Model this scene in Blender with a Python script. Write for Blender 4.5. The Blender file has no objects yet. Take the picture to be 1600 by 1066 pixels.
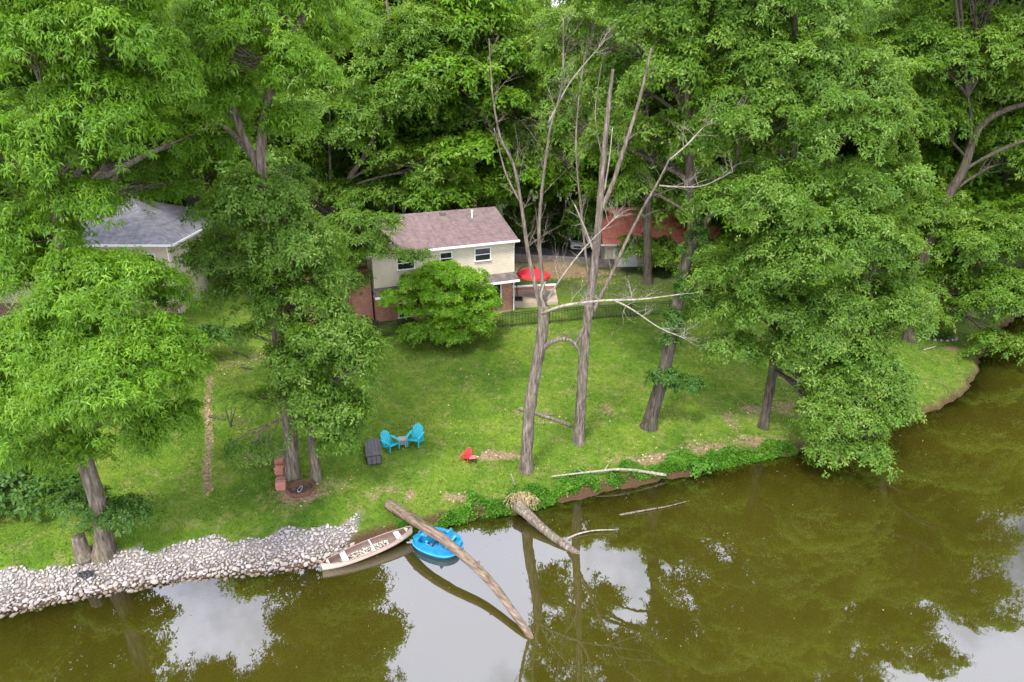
import bpy, math, random
import numpy as np
from mathutils import Vector
R = math.radians
random.seed(7)
rng = np.random.default_rng(11)
scene = bpy.context.scene
C = scene.collection

# ------------------------------------------------------------------ camera, sky, sun, exposure
CAM_H, PITCH, FPX = 20.5, R(22.0), 1067.0
cam_data = bpy.data.cameras.new('camera')
cam = bpy.data.objects.new('camera', cam_data)
C.objects.link(cam)
cam.location = (0, 0, CAM_H)
cam.rotation_euler = (R(90) - PITCH, 0, 0)
cam_data.sensor_width = 36.0
cam_data.lens = 24.0
cam_data.clip_end = 3000
cam_data.clip_start = 0.5
scene.camera = cam

SUN_EL, SUN_AZ = 58.0, 205.0       # azimuth measured clockwise from +Y
world = bpy.data.worlds.new("World")
scene.world = world
world.use_nodes = True
wn = world.node_tree
wn.nodes.clear()
def N(nt, t, **kw):
    n = nt.nodes.new(t)
    for k, v in kw.items():
        setattr(n, k, v)
    return n
out = N(wn, 'ShaderNodeOutputWorld')
bg = N(wn, 'ShaderNodeBackground')
sky = N(wn, 'ShaderNodeTexSky', sky_type='NISHITA', sun_disc=False)
sky.sun_elevation = R(SUN_EL)
sky.sun_rotation = R(SUN_AZ)
sky.air_density = 1.0
sky.dust_density = 1.5
geo = N(wn, 'ShaderNodeTexCoord')
cl = N(wn, 'ShaderNodeTexNoise')
cl.inputs['Scale'].default_value = 2.2
cl.inputs['Detail'].default_value = 7
cl.inputs['Roughness'].default_value = 0.6
ramp = N(wn, 'ShaderNodeValToRGB')
ramp.color_ramp.elements[0].position = 0.33
ramp.color_ramp.elements[1].position = 0.52
mx = N(wn, 'ShaderNodeMix', data_type='RGBA')
mx.inputs[7].default_value = (18.5, 19.0, 22.5, 1)
L = wn.links.new
L(geo.outputs['Generated'], cl.inputs['Vector'])
L(cl.outputs['Fac'], ramp.inputs['Fac'])
L(ramp.outputs['Color'], mx.inputs[0])
L(sky.outputs[0], mx.inputs[6])
L(mx.outputs[2], bg.inputs['Color'])
bg.inputs['Strength'].default_value = 0.11
L(bg.outputs[0], out.inputs['Surface'])

sd = bpy.data.lights.new('sun', 'SUN')
sd.energy = 3.3
sd.angle = R(12)
sd.color = (1.0, 0.95, 0.86)
sun = bpy.data.objects.new('sun', sd)
C.objects.link(sun)
az = R(SUN_AZ)
to_sun = Vector((math.sin(az)*math.cos(R(SUN_EL)), math.cos(az)*math.cos(R(SUN_EL)), math.sin(R(SUN_EL))))
sun.rotation_euler = to_sun.to_track_quat('Z', 'Y').to_euler()
sun.location = (0, 0, 60)

scene.view_settings.view_transform = 'Standard'
scene.view_settings.look = 'None'
scene.view_settings.gamma = 1
scene.view_settings.exposure = 0.64
scene.cycles.max_bounces = 6
scene.cycles.diffuse_bounces = 4
scene.cycles.glossy_bounces = 3
scene.cycles.transmission_bounces = 4
scene.cycles.transparent_max_bounces = 6

# ------------------------------------------------------------------ survey helpers: sight line -> place on the ground
ct, st = math.cos(PITCH), math.sin(PITCH)
def ray(px, py):
    dx = (px - 800) / FPX
    dv = (533 - py) / FPX
    return np.array([dx, ct + dv*st, -st + dv*ct])
def at_h(px, py, h):
    d = ray(px, py)
    t = (h - CAM_H) / d[2]
    return np.array([d[0]*t, d[1]*t, h])
def at_y(px, py, Y):
    d = ray(px, py)
    t = Y / d[1]
    return np.array([d[0]*t, Y, CAM_H + d[2]*t])
def mpp(Y, py=533):           # metres per pixel at world distance Y
    d = ray(800, py)
    return (Y / d[1]) / FPX

# ------------------------------------------------------------------ shore and terrain height
shore_px = [(0, 960), (75, 944), (150, 929), (225, 916), (300, 905), (370, 898), (430, 893), (490, 884), (535, 868),
            (580, 852), (640, 840), (700, 822), (745, 812), (790, 806), (830, 800), (870, 788), (950, 770), (1030, 753), (1100, 739),
            (1170, 722), (1235, 711), (1310, 692), (1380, 672), (1440, 650), (1490, 628), (1520, 602), (1530, 577),
            (1536, 553), (1548, 530), (1575, 505), (1620, 480), (1700, 455), (1850, 430), (2200, 412)]
shore = [tuple(at_h(x, y, 0)[:2]) for x, y in shore_px]
x0, y0 = shore[0]; x1, y1 = shore[3]
sl = (y1 - y0) / (x1 - x0)
shore = [(x0 - 600, y0 - 600*sl*0.6), (x0 - 30, y0 - 30*sl), (x0 - 10, y0 - 10*sl)] + shore
xe, ye = shore[-1]
shore += [(xe + 500, ye + 40)]
poly = shore + [(xe + 500, 900), (-700, 900)]
RIP_END = at_h(548, 864, 0)[0]
SH = np.array(shore)

def sdist(x, y):
    x = np.asarray(x, float); y = np.asarray(y, float)
    best = np.full(x.shape, 1e9)
    for (ax, ay), (bx, by) in zip(shore[:-1], shore[1:]):
        vx, vy = bx-ax, by-ay
        t = np.clip(((x-ax)*vx + (y-ay)*vy) / (vx*vx+vy*vy), 0, 1)
        best = np.minimum(best, np.hypot(x-ax-t*vx, y-ay-t*vy))
    ins = np.zeros(x.shape, bool)
    n = len(poly)
    for i in range(n):
        ax, ay = poly[i]; bx, by = poly[(i+1) % n]
        c = ((ay > y) != (by > y))
        with np.errstate(divide='ignore', invalid='ignore'):
            xi = (bx-ax)*(y-ay)/((by-ay) if by != ay else 1e-9) + ax
        ins ^= (c & (x < xi))
    return np.where(ins, best, -best)
def sstep(a, b, v):
    t = np.clip((v-a)/(b-a), 0, 1)
    return t*t*(3-2*t)
def ground(x, y, d=None):
    x = np.asarray(x, float); y = np.asarray(y, float)
    if d is None:
        d = sdist(x, y)
    wob = 0.12*np.sin(x*0.7+1.3)*np.sin(y*0.55+0.4) + 0.05*np.sin(x*1.9+y*1.1) + 0.03*np.sin(3.1*x-2.3*y)
    dn = np.clip(d + 0.18*np.sin(x*2.1+0.6)+0.1*np.sin(x*5.3), 0, 1e9)
    d = np.where((d > 0), d, d)
    wr = 1 - sstep(RIP_END-0.8, RIP_END+0.5, x)
    nat = 0.42*sstep(0, 0.7, dn)
    rip = 0.95*np.clip(d/2.7, 0, 1)**0.9
    bank = nat*(1-wr) + rip*wr
    rise = 0.075*np.clip(d-0.7, 0, 26) + 0.02*np.clip(d-26.7, 0, 60)
    land = bank + rise + wob*sstep(1.5, 6, d)
    bed = -np.minimum(1.8, 0.28*np.abs(d) + 0.03)
    return np.where(d > 0, land, bed)
def g1(x, y):
    return float(ground(np.array([x]), np.array([y]))[0])
def at_g(px, py):
    h = 1.0
    for _ in range(14):
        p = at_h(px, py, h)
        h = 0.5*h + 0.5*max(0.0, g1(p[0], p[1]))
    p = at_h(px, py, h)
    return np.array([p[0], p[1], h])

# ------------------------------------------------------------------ mesh helpers
class MB:
    def __init__(s):
        s.v = []; s.f = []
    def add(s, vs, fs):
        o = len(s.v)
        s.v += [tuple(v) for v in vs]
        s.f += [tuple(i+o for i in f) for f in fs]
        return s
    def box(s, c, size, rz=0.0, rx=0.0, ry=0.0):
        cx, cy, cz = c; sx, sy, sz = [q/2 for q in size]
        from mathutils import Euler
        m = Euler((rx, ry, rz)).to_matrix()
        vs = []
        for dz in (-sz, sz):
            for dx, dy in ((-sx, -sy), (sx, -sy), (sx, sy), (-sx, sy)):
                p = m @ Vector((dx, dy, dz))
                vs.append((cx+p.x, cy+p.y, cz+p.z))
        return s.add(vs, [(3, 2, 1, 0), (4, 5, 6, 7), (0, 1, 5, 4), (1, 2, 6, 5), (2, 3, 7, 6), (3, 0, 4, 7)])
    def cyl(s, a, b, r0, r1=None, n=12):
        return s.tube([a, b], [r0, r0 if r1 is None else r1], n)
    def tube(s, pts, rad, n=8, wob=0.0, cap=True, rr=None, flat=1.0):
        P = [Vector(p) for p in pts]
        k = len(P)
        vs = []; fs = []
        up = Vector((0.13, 0.31, 0.94)).normalized()
        prev = None
        for i in range(k):
            t = (P[min(i+1, k-1)] - P[max(i-1, 0)])
            if t.length < 1e-9:
                t = Vector((0, 0, 1))
            t.normalize()
            if prev is None:
                a = t.cross(up)
                if a.length < 0.1:
                    a = t.cross(Vector((1, 0, 0)))
            else:
                a = prev - t*prev.dot(t)
            a.normalize(); prev = a
            b = t.cross(a)
            for j in range(n):
                th = 2*math.pi*j/n
                r = rad[i]
                if wob:
                    r *= 1 + wob*(math.sin(3*th+i*0.35+P[0].x) * 0.6 + math.sin(7*th + i*0.8)*0.35 + (rr.random()-0.5)*0.6 if rr else 0)
                q = P[i] + a*(math.cos(th)*r) + b*(math.sin(th)*r*flat)
                vs.append(q[:])
        for i in range(k-1):
            for j in range(n):
                j2 = (j+1) % n
                fs.append((i*n+j, i*n+j2, (i+1)*n+j2, (i+1)*n+j))
        if cap:
            fs.append(tuple(reversed(range(n))))
            fs.append(tuple((k-1)*n+j for j in range(n)))
        return s.add(vs, fs)
    def build(s, name, m, parent=None, smooth=False, bevel=0.0, loc=None, rz=0.0):
        me = bpy.data.meshes.new(name)
        me.from_pydata(s.v, [], s.f)
        me.update()
        if smooth:
            me.polygons.foreach_set('use_smooth', [True]*len(me.polygons))
        me.materials.append(m)
        o = bpy.data.objects.new(name, me)
        C.objects.link(o)
        if parent is not None:
            o.parent = parent
        if loc is not None:
            o.location = tuple(loc)
            o.rotation_euler = (0, 0, rz)
        if bevel:
            b = o.modifiers.new('bevel', 'BEVEL')
            b.width = bevel; b.segments = 2; b.limit_method = 'ANGLE'
        return o

def np_mesh(name, V, F, m, parent=None, attrs=None, smooth=False):
    """V (n,3), F (k,4) or (k,3) numpy -> one mesh object"""
    V = np.ascontiguousarray(V, dtype=np.float32); F = np.ascontiguousarray(F, dtype=np.int32)
    me = bpy.data.meshes.new(name)
    k, c = F.shape
    me.vertices.add(len(V)); me.vertices.foreach_set('co', V.ravel())
    me.loops.add(k*c); me.loops.foreach_set('vertex_index', F.ravel())
    me.polygons.add(k); me.polygons.foreach_set('loop_start', np.arange(0, k*c, c, dtype=np.int32))
    if smooth:
        me.polygons.foreach_set('use_smooth', np.ones(k, bool))
    for an, (dom, arr) in (attrs or {}).items():
        at = me.attributes.new(an, 'FLOAT', dom)
        at.data.foreach_set('value', np.ascontiguousarray(arr, dtype=np.float32))
    me.update(calc_edges=True)
    me.materials.append(m)
    o = bpy.data.objects.new(name, me)
    C.objects.link(o)
    if parent is not None:
        o.parent = parent
    return o

def tag(o, label=None, cat=None, group=None, kind=None):
    if label: o['label'] = label
    if cat: o['category'] = cat
    if group: o['group'] = group
    if kind: o['kind'] = kind
    return o
def thing(name, label, cat, loc=(0, 0, 0), rz=0.0, group=None):
    o = bpy.data.objects.new(name, None)
    C.objects.link(o)
    o.location = tuple(loc); o.rotation_euler = (0, 0, rz)
    o.empty_display_size = 0.3
    return tag(o, label, cat, group)
def copy_tree(o, parent=None):
    c = o.copy(); C.objects.link(c)
    c.parent = parent
    for ch in [q for q in C.objects if q.parent == o]:
        copy_tree(ch, c)
    return c

# ------------------------------------------------------------------ materials
def mat(name, rough=0.8, spec=0.3):
    m = bpy.data.materials.new(name)
    m.use_nodes = True
    nt = m.node_tree
    b = nt.nodes['Principled BSDF']
    b.inputs['Roughness'].default_value = rough
    b.inputs['Specular IOR Level'].default_value = spec
    return m, nt, b
def texco(nt, kind='Object', scale=(1, 1, 1)):
    tc = N(nt, 'ShaderNodeTexCoord'); mp = N(nt, 'ShaderNodeMapping')
    mp.inputs['Scale'].default_value = scale
    nt.links.new(tc.outputs[kind], mp.inputs['Vector'])
    return mp.outputs[0]
def noise(nt, vec, scale, detail=5, rough=0.6):
    n = N(nt, 'ShaderNodeTexNoise')
    n.inputs['Scale'].default_value = scale
    n.inputs['Detail'].default_value = detail
    n.inputs['Roughness'].default_value = rough
    if vec is not None: nt.links.new(vec, n.inputs['Vector'])
    return n.outputs['Fac']
def cramp(nt, fac, stops):
    r = N(nt, 'ShaderNodeValToRGB')
    e = r.color_ramp.elements
    while len(e) < len(stops): e.new(0.5)
    for i, (p, c) in enumerate(stops):
        e[i].position = p; e[i].color = (*c, 1) if len(c) == 3 else c
    nt.links.new(fac, r.inputs['Fac'])
    return r.outputs['Color']
def mixc(nt, fac, a, b, mode='MIX'):
    m = N(nt, 'ShaderNodeMix', data_type='RGBA', blend_type=mode)
    for s, v in ((0, fac), (6, a), (7, b)):
        if isinstance(v, (int, float)): m.inputs[s].default_value = v
        elif isinstance(v, tuple): m.inputs[s].default_value = (*v, 1)
        else: nt.links.new(v, m.inputs[s])
    return m.outputs[2]
def mathn(nt, op, a, b=0.0, clamp=False):
    m = N(nt, 'ShaderNodeMath', operation=op); m.use_clamp = clamp
    for s, v in ((0, a), (1, b)):
        if isinstance(v, (int, float)): m.inputs[s].default_value = v
        else: nt.links.new(v, m.inputs[s])
    return m.outputs[0]
def attrn(nt, name):
    a = N(nt, 'ShaderNodeAttribute'); a.attribute_name = name
    return a.outputs['Fac']
def bump(nt, b, h, strength=0.4, dist=0.05):
    n = N(nt, 'ShaderNodeBump')
    n.inputs['Strength'].default_value = strength
    n.inputs['Distance'].default_value = dist
    nt.links.new(h, n.inputs['Height'])
    nt.links.new(n.outputs[0], b.inputs['Normal'])

def plain(name, col, rough=0.6, var=0.25, scale=6.0, spec=0.4, bm=0.15, metal=0.0):
    m, nt, b = mat(name, rough, spec)
    v = texco(nt)
    f = noise(nt, v, scale, 6, 0.65)
    lo = tuple(c*(1-var) for c in col); hi = tuple(min(1, c*(1+var)) for c in col)
    nt.links.new(cramp(nt, f, [(0.3, lo), (0.7, hi)]), b.inputs['Base Color'])
    b.inputs['Metallic'].default_value = metal
    if bm: bump(nt, b, noise(nt, v, scale*6, 4), bm, 0.01)
    return m

def leaf_mat(name, dark, light, tip, trans=0.50, rough=0.42):
    m, nt, b = mat(name, rough, 0.28)
    var = attrn(nt, 'var')
    col = cramp(nt, var, [(0.0, dark), (0.62, light), (1.0, tip)])
    g = N(nt, 'ShaderNodeNewGeometry')
    rnd = g.outputs['Random Per Island']
    k = mathn(nt, 'MULTIPLY_ADD', rnd, 0.5); nt.nodes[-1].inputs[2].default_value = 0.75
    hs = N(nt, 'ShaderNodeHueSaturation')
    nt.links.new(k, hs.inputs['Value']); nt.links.new(col, hs.inputs['Color'])
    nt.links.new(hs.outputs[0], b.inputs['Base Color'])
    tr = N(nt, 'ShaderNodeBsdfTranslucent')
    tc = mixc(nt, 0.5, hs.outputs[0], (0.30, 0.42, 0.03), 'MIX')
    nt.links.new(tc, tr.inputs['Color'])
    ms = N(nt, 'ShaderNodeMixShader'); ms.inputs[0].default_value = trans
    nt.links.new(b.outputs[0], ms.inputs[1]); nt.links.new(tr.outputs[0], ms.inputs[2])
    o = [n for n in nt.nodes if n.type == 'OUTPUT_MATERIAL'][0]
    nt.links.new(ms.outputs[0], o.inputs['Surface'])
    return m

def bark_mat(name, a, b_, c, along=None):
    m, nt, b = mat(name, 0.9, 0.15)
    if along is None:
        v = texco(nt, 'Object', (1, 1, 0.16))
    else:                                   # grain of a lying log runs along its length
        r_ = N(nt, 'ShaderNodeMapping'); tc_ = N(nt, 'ShaderNodeTexCoord'); r_.inputs['Rotation'].default_value = (0, 0, along)
        s_ = N(nt, 'ShaderNodeMapping'); s_.inputs['Scale'].default_value = (0.14, 1, 1)
        nt.links.new(tc_.outputs['Object'], r_.inputs[0]); nt.links.new(r_.outputs[0], s_.inputs[0]); v = s_.outputs[0]
    f = noise(nt, v, 9, 8, 0.7)
    v2 = texco(nt, 'Object', (1, 1, 0.5))
    f2 = noise(nt, v2, 1.3, 3)
    col = cramp(nt, f, [(0.32, a), (0.52, b_), (0.72, c)])
    col = mixc(nt, mathn(nt, 'MULTIPLY', cramp(nt, f2, [(0.45, (0, 0, 0)), (0.65, (1, 1, 1))]), 0.3), col, (0.10, 0.12, 0.05))
    nt.links.new(col, b.inputs['Base Color'])
    bump(nt, b, f, 0.9, 0.06)
    return m

M = {}
M['hickory'] = leaf_mat('leaf_hickory', (0.075, 0.175, 0.008), (0.130, 0.285, 0.014), (0.25, 0.44, 0.04))
M['oak'] = leaf_mat('leaf_oak', (0.060, 0.145, 0.013), (0.120, 0.240, 0.025), (0.27, 0.39, 0.08))
M['maple'] = leaf_mat('leaf_maple', (0.065, 0.155, 0.010), (0.120, 0.240, 0.020), (0.26, 0.38, 0.06))
M['lime'] = leaf_mat('leaf_lime', (0.10, 0.24, 0.012), (0.19, 0.40, 0.018), (0.33, 0.52, 0.05))
M['deep'] = leaf_mat('leaf_deep', (0.042, 0.115, 0.020), (0.078, 0.180, 0.030), (0.14, 0.25, 0.05))
M['cover'] = leaf_mat('leaf_cover', (0.06, 0.17, 0.015), (0.10, 0.27, 0.022), (0.20, 0.40, 0.04))
M['bark'] = bark_mat('bark_brown', (0.035, 0.027, 0.02), (0.14, 0.11, 0.085), (0.30, 0.25, 0.20))
M['bark_dark'] = bark_mat('bark_dark', (0.02, 0.016, 0.012), (0.075, 0.06, 0.047), (0.17, 0.14, 0.11))
M['bark_dead'] = bark_mat('bark_dead', (0.035, 0.026, 0.02), (0.165, 0.13, 0.105), (0.36, 0.31, 0.26))
M['bare'] = bark_mat('bare_wood', (0.13, 0.10, 0.08), (0.31, 0.27, 0.22), (0.47, 0.43, 0.37))
M['log'] = bark_mat('log_bark', (0.045, 0.03, 0.022), (0.19, 0.135, 0.10), (0.36, 0.27, 0.21), R(44))
# ------------------------------------------------------------------ ground sheet and lake
def axis(lo, hi, step, far_lo, far_hi):
    a = list(np.arange(lo, hi+1e-6, step))
    s = step; v = lo; pre = []
    while v > far_lo:
        s *= 1.22; v -= s; pre.append(v)
    s = step; v = a[-1]; post = []
    while v < far_hi:
        s *= 1.22; v += s; post.append(v)
    return np.array(pre[::-1] + a + post)
gx = axis(-34, 40, 0.3, -650, 650)
gy = axis(14, 60, 0.3, -300, 850)
GX, GY = np.meshgrid(gx, gy, indexing='xy')
D = sdist(GX, GY)
GZ = ground(GX, GY, D)
ny, nx = GX.shape

wv = [(np.cos(a_)*f_, np.sin(a_)*f_, p_, 1/(.5+f_)) for a_, f_, p_ in zip(rng.random(22)*6.28, .5+rng.random(22)**2*5, rng.random(22)*6.28)]
def vnoise(x, y):
    return .5 + .5*np.tanh(sum(w_*np.sin(a_*x+b_*y+p_) for a_, b_, p_, w_ in wv)*.42)
# places where the lawn is worn to dirt and dry leaves (pixel sight, radius m, strength)
worn = []
def spot(px, py, rx, ry, s=1.0):
    p = at_g(px, py); worn.append((p[0], p[1], rx, ry, s))
for a in [(782, 712, 1.3, 0.55, 1.1), (760, 716, 1.0, .35, .9), (470, 772, 1.4, 1.0, 1.0), (520, 755, 1.3, .6, .6),
          (1000, 720, 1.7, .5, 1.0), (1050, 715, 1.8, .6, 1.0), (1110, 700, 2.0, .8, .8), (1030, 690, 1.0, .5, .5), (950, 640, .5, 1.1, .7),
          (720, 778, 1.4, .5, .8), (815, 645, 1.4, .6, .6), (855, 660, 1.6, .5, .5), (1140, 655, .8, 2.0, .6), (1180, 640, 1.5, .8, .7),
          (1190, 690, 2.4, .8, .8), (1240, 640, 2.0, 1.5, .7), (1270, 600, 2.0, 2.0, .7), (1330, 640, 2.0, 1.4, .7), (1290, 560, 3.0, 2.0, .6),
          (910, 535, .8, .5, .7), (870, 520, 3.5, .35, .5), (400, 715, 1.0, .8, .7), (375, 660, 1.0, .8, .5), (350, 570, 1.2, 2.0, .5), (400, 560, 2.5, 1.4, .55),
          (1490, 545, 1.4, .5, .9), (840, 420, 5.0, 2.4, 1.3), (885, 425, 5.0, 2.0, 1.2), (930, 440, 2.2, 1.2, .7), (1445, 650, 1.2, .8, .8), (300, 640, 1, 1, .3),
          (605, 765, 0.9, .25, .9), (585, 775, .28, .5, .9), (640, 775, .35, .6, .9), (1330, 520, 4, 2.5, .6), (1200, 530, 2.0, .7, .5), (850, 735, 2.5, .5, .4)]:
    spot(*a)
trail = [at_g(x, y) for x, y in ((328, 590), (324, 640), (327, 690), (323, 730), (325, 770))]
dirt = np.zeros_like(D)
def patchf(x, y):
    v = np.zeros_like(x)
    for cx, cy, rx, ry, s in worn:
        v = np.maximum(v, s*np.exp(-(((x-cx)/rx)**2 + ((y-cy)/ry)**2)))
    for a, b in zip(trail[:-1], trail[1:]):
        vx, vy = b[0]-a[0], b[1]-a[1]
        t = np.clip(((x-a[0])*vx+(y-a[1])*vy)/(vx*vx+vy*vy), 0, 1)
        dd = np.hypot(x-a[0]-t*vx, y-a[1]-t*vy)
        v = np.maximum(v, 1.1*np.exp(-(dd/0.22)**2))
    return v
dirt = patchf(GX, GY)
dirt = np.maximum(dirt, (sstep(0.75, 0.1, D)*(.9-.55*sstep(18, 26, GX))))
ripa = (D > -1)*(1-sstep(RIP_END-.1, RIP_END+.1, GX))*(D < 1.65+.2*np.sin(GX*1.7)+.12*np.sin(GX*4.1))*1.0
woods = sstep(50, 62, GY) + sstep(30, 45, np.abs(GX-4))*0.6      # bare woodland floor
woods = np.clip(woods, 0, 1)*np.clip(1-patchf(GX, GY), 0, 1)
V = np.stack([GX, GY, GZ], -1).reshape(-1, 3)
idx = np.arange(ny*nx).reshape(ny, nx)
F = np.stack([idx[:-1, :-1], idx[:-1, 1:], idx[1:, 1:], idx[1:, :-1]], -1).reshape(-1, 4)

m, nt, b = mat('lawn_ground', 0.95, 0.1)
v = texco(nt, 'Object')
n1 = noise(nt, v, 0.35, 5); n2 = noise(nt, v, 3.0, 6, 0.7); n3 = noise(nt, v, 22, 4, 0.7)
g1c = cramp(nt, n1, [(0.3, (0.052, 0.115, 0.010)), (0.5, (0.098, 0.175, 0.016)), (0.7, (0.165, 0.225, 0.030))])
g2c = cramp(nt, n2, [(0.3, (0.62, 0.68, 0.55)), (0.55, (1, 1, 1)), (0.75, (1.3, 1.12, 0.95))])
col = mixc(nt, 1.0, g1c, g2c, 'MULTIPLY')
col = mixc(nt, 0.8, col, cramp(nt, n3, [(0.3, (0.55, 0.6, 0.5)), (0.7, (1.4, 1.35, 1.3))]), 'MULTIPLY')
# thin straw-coloured wear everywhere
n4 = noise(nt, v, 1.1, 6, 0.75)
st_ = cramp(nt, n4, [(0.52, (0, 0, 0)), (0.70, (1, 1, 1))])
col = mixc(nt, mathn(nt, 'MULTIPLY', st_, 0.6), col, (0.30, 0.24, 0.11))
dcol = cramp(nt, noise(nt, v, 9, 7, 0.75), [(0.28, (0.09, 0.06, 0.03)), (0.5, (0.22, 0.16, 0.09)), (0.72, (0.37, 0.28, 0.17))])
da = attrn(nt, 'dirt')
thr = mathn(nt, 'ADD', da, mathn(nt, 'MULTIPLY', mathn(nt, 'SUBTRACT', n2, 0.5), 1.5))
thr = mathn(nt, 'ADD', thr, mathn(nt, 'MULTIPLY', mathn(nt, 'SUBTRACT', n3, 0.5), 0.9))
dm = cramp(nt, thr, [(0.38, (0, 0, 0)), (0.72, (1, 1, 1))])
col = mixc(nt, dm, col, dcol)
wcol = cramp(nt, n2, [(0.3, (0.03, 0.055, 0.015)), (0.6, (0.08, 0.10, 0.03)), (0.8, (0.17, 0.13, 0.06))])
col = mixc(nt, attrn(nt, 'rip'), col, (.24, .215, .195))
col = mixc(nt, attrn(nt, 'bank'), col, cramp(nt, n3, [(.3, (.035, .020, .012)), (.7, (.12, .065, .04))]))
wa = attrn(nt, 'woods')
col = mixc(nt, cramp(nt, mathn(nt, 'ADD', wa, mathn(nt, 'MULTIPLY', mathn(nt, 'SUBTRACT', n1, 0.5), 0.8)), [(0.3, (0, 0, 0)), (0.7, (1, 1, 1))]), col, wcol)
# wet bank and lake bed
sz = N(nt, 'ShaderNodeSeparateXYZ'); nt.links.new(v, sz.inputs[0])
wet = cramp(nt, mathn(nt, 'ADD', mathn(nt, 'MULTIPLY', sz.outputs['Z'], 0.95), mathn(nt, 'MULTIPLY', n2, 0.4)), [(0.2, (1, 1, 1)), (0.65, (0, 0, 0))])
col = mixc(nt, wet, col, cramp(nt, n3, [(0.3, (0.035, 0.022, 0.012)), (0.7, (0.11, 0.065, 0.035))]))
nt.links.new(col, b.inputs['Base Color'])
bump(nt, b, mathn(nt, 'ADD', n3, mathn(nt, 'MULTIPLY', n2, 1.5)), 0.8, 0.06)
M['ground'] = m
gr = np_mesh('ground', V, F, m, attrs={'dirt': ('POINT', dirt.ravel()), 'woods': ('POINT', woods.ravel()), 'rip': ('POINT', ripa.ravel()), 'bank': ('POINT', (sstep(.85, .5, D)*(GX > RIP_END)*(1-.8*sstep(14, 20, GX))).ravel())}, smooth=True)
tag(gr, kind='structure')

depth = np.clip(-GZ, 0, 3); depth[D > 0] = 0
fm = (D < 0.8)
keep = (fm[:-1, :-1] | fm[:-1, 1:] | fm[1:, 1:] | fm[1:, :-1]).ravel()
Vw = V.copy(); Vw[:, 2] = 0
Fw = F[keep]
used = np.unique(Fw); remap = -np.ones(len(Vw), int); remap[used] = np.arange(len(used))
m, nt, b = mat('lake_water', 0.9, 0.0)
v = texco(nt, 'Object')
n1 = noise(nt, v, 0.12, 3); n2 = noise(nt, v, 1.0, 5)
wc = cramp(nt, n1, [(0.3, (0.033, 0.0295, 0.003)), (0.7, (0.047, 0.041, 0.0045))])
wc = mixc(nt, 0.10, wc, cramp(nt, n2, [(0.35, (0.026, 0.024, 0.004)), (0.65, (0.052, 0.046, 0.008))]))
df = N(nt, 'ShaderNodeBsdfDiffuse'); nt.links.new(wc, df.inputs['Color'])
tp = N(nt, 'ShaderNodeBsdfTransparent'); tp.inputs['Color'].default_value = (0.75, 0.66, 0.40, 1)
dep = attrn(nt, 'depth')
op = mathn(nt, 'SUBTRACT', 1.0, mathn(nt, 'POWER', 2.718, mathn(nt, 'MULTIPLY', dep, -3.2)))
ms = N(nt, 'ShaderNodeMixShader')
nt.links.new(op, ms.inputs[0]); nt.links.new(tp.outputs[0], ms.inputs[1]); nt.links.new(df.outputs[0], ms.inputs[2])
gl = N(nt, 'ShaderNodeBsdfGlossy'); gl.inputs['Roughness'].default_value = 0.012
gl.inputs['Color'].default_value = (0.95, 0.95, 1.0, 1)
fr = N(nt, 'ShaderNodeFresnel'); fr.inputs['IOR'].default_value = 2.25
bp = N(nt, 'ShaderNodeBump'); bp.inputs['Strength'].default_value = 0.02; bp.inputs['Distance'].default_value = 0.05
rip = noise(nt, v, 1.6, 3, 0.5)
nt.links.new(rip, bp.inputs['Height'])
nt.links.new(bp.outputs[0], gl.inputs['Normal'])
m2 = N(nt, 'ShaderNodeMixShader')
nt.links.new(fr.outputs[0], m2.inputs[0]); nt.links.new(ms.outputs[0], m2.inputs[1]); nt.links.new(gl.outputs[0], m2.inputs[2])
o_ = [n for n in nt.nodes if n.type == 'OUTPUT_MATERIAL'][0]
nt.links.new(m2.outputs[0], o_.inputs['Surface'])
wt = np_mesh('water', Vw[used], remap[Fw], m, attrs={'depth': ('POINT', depth.ravel()[used])}, smooth=True)
tag(wt, kind='structure')

# ------------------------------------------------------------------ foliage machinery
def unit(a):
    return a / np.maximum(np.linalg.norm(a, axis=-1, keepdims=True), 1e-9)
def leaves(cen, axisv, var, nl=6, Lf=0.24, W=0.085, droop=0.45, spread=0.35):
    """cen (n,3) rosette centres -> leaf quads; returns V,F,var"""
    n = len(cen)
    c = np.repeat(cen, nl, 0); ax = np.repeat(unit(axisv), nl, 0)
    ph = (np.tile(np.arange(nl), n)*2*math.pi/nl + np.repeat(rng.random(n)*6.28, nl) + rng.normal(0, 0.25, n*nl))
    h = np.where(np.abs(ax[:, 2:3]) > 0.9, np.array([[1., 0, 0]]), np.array([[0., 0, 1]]))
    a = unit(np.cross(ax, h)); b_ = np.cross(ax, a)
    d = np.cos(ph)[:, None]*a + np.sin(ph)[:, None]*b_ + ax*rng.normal(0.15, spread, (n*nl, 1))
    d[:, 2] -= droop*rng.random(n*nl)
    d = unit(d)
    s = unit(np.cross(d, ax + rng.normal(0, 0.25, (n*nl, 3))))
    up = np.cross(s, d)
    l = Lf*(0.65 + 0.7*rng.random((n*nl, 1))); w = W*(0.75+0.5*rng.random((n*nl, 1)))
    base = c + d*l*0.10 + rng.normal(0, Lf*0.28, (n*nl, 3))*np.array([[1, 1, .6]])
    p0 = base
    pm = base + d*l*0.5
    p1 = pm + s*w*0.5 + up*w*0.18
    p3 = pm - s*w*0.5 + up*w*0.18
    p2 = base + d*l - np.array([[0, 0, 1.]])*l*droop*0.35
    V = np.stack([p0, p1, p2, p3], 1).reshape(-1, 3)
    F = np.arange(n*nl*4).reshape(-1, 4)
    vv = np.repeat(var, nl)
    return V, F, np.repeat(vv, 4)

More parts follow.
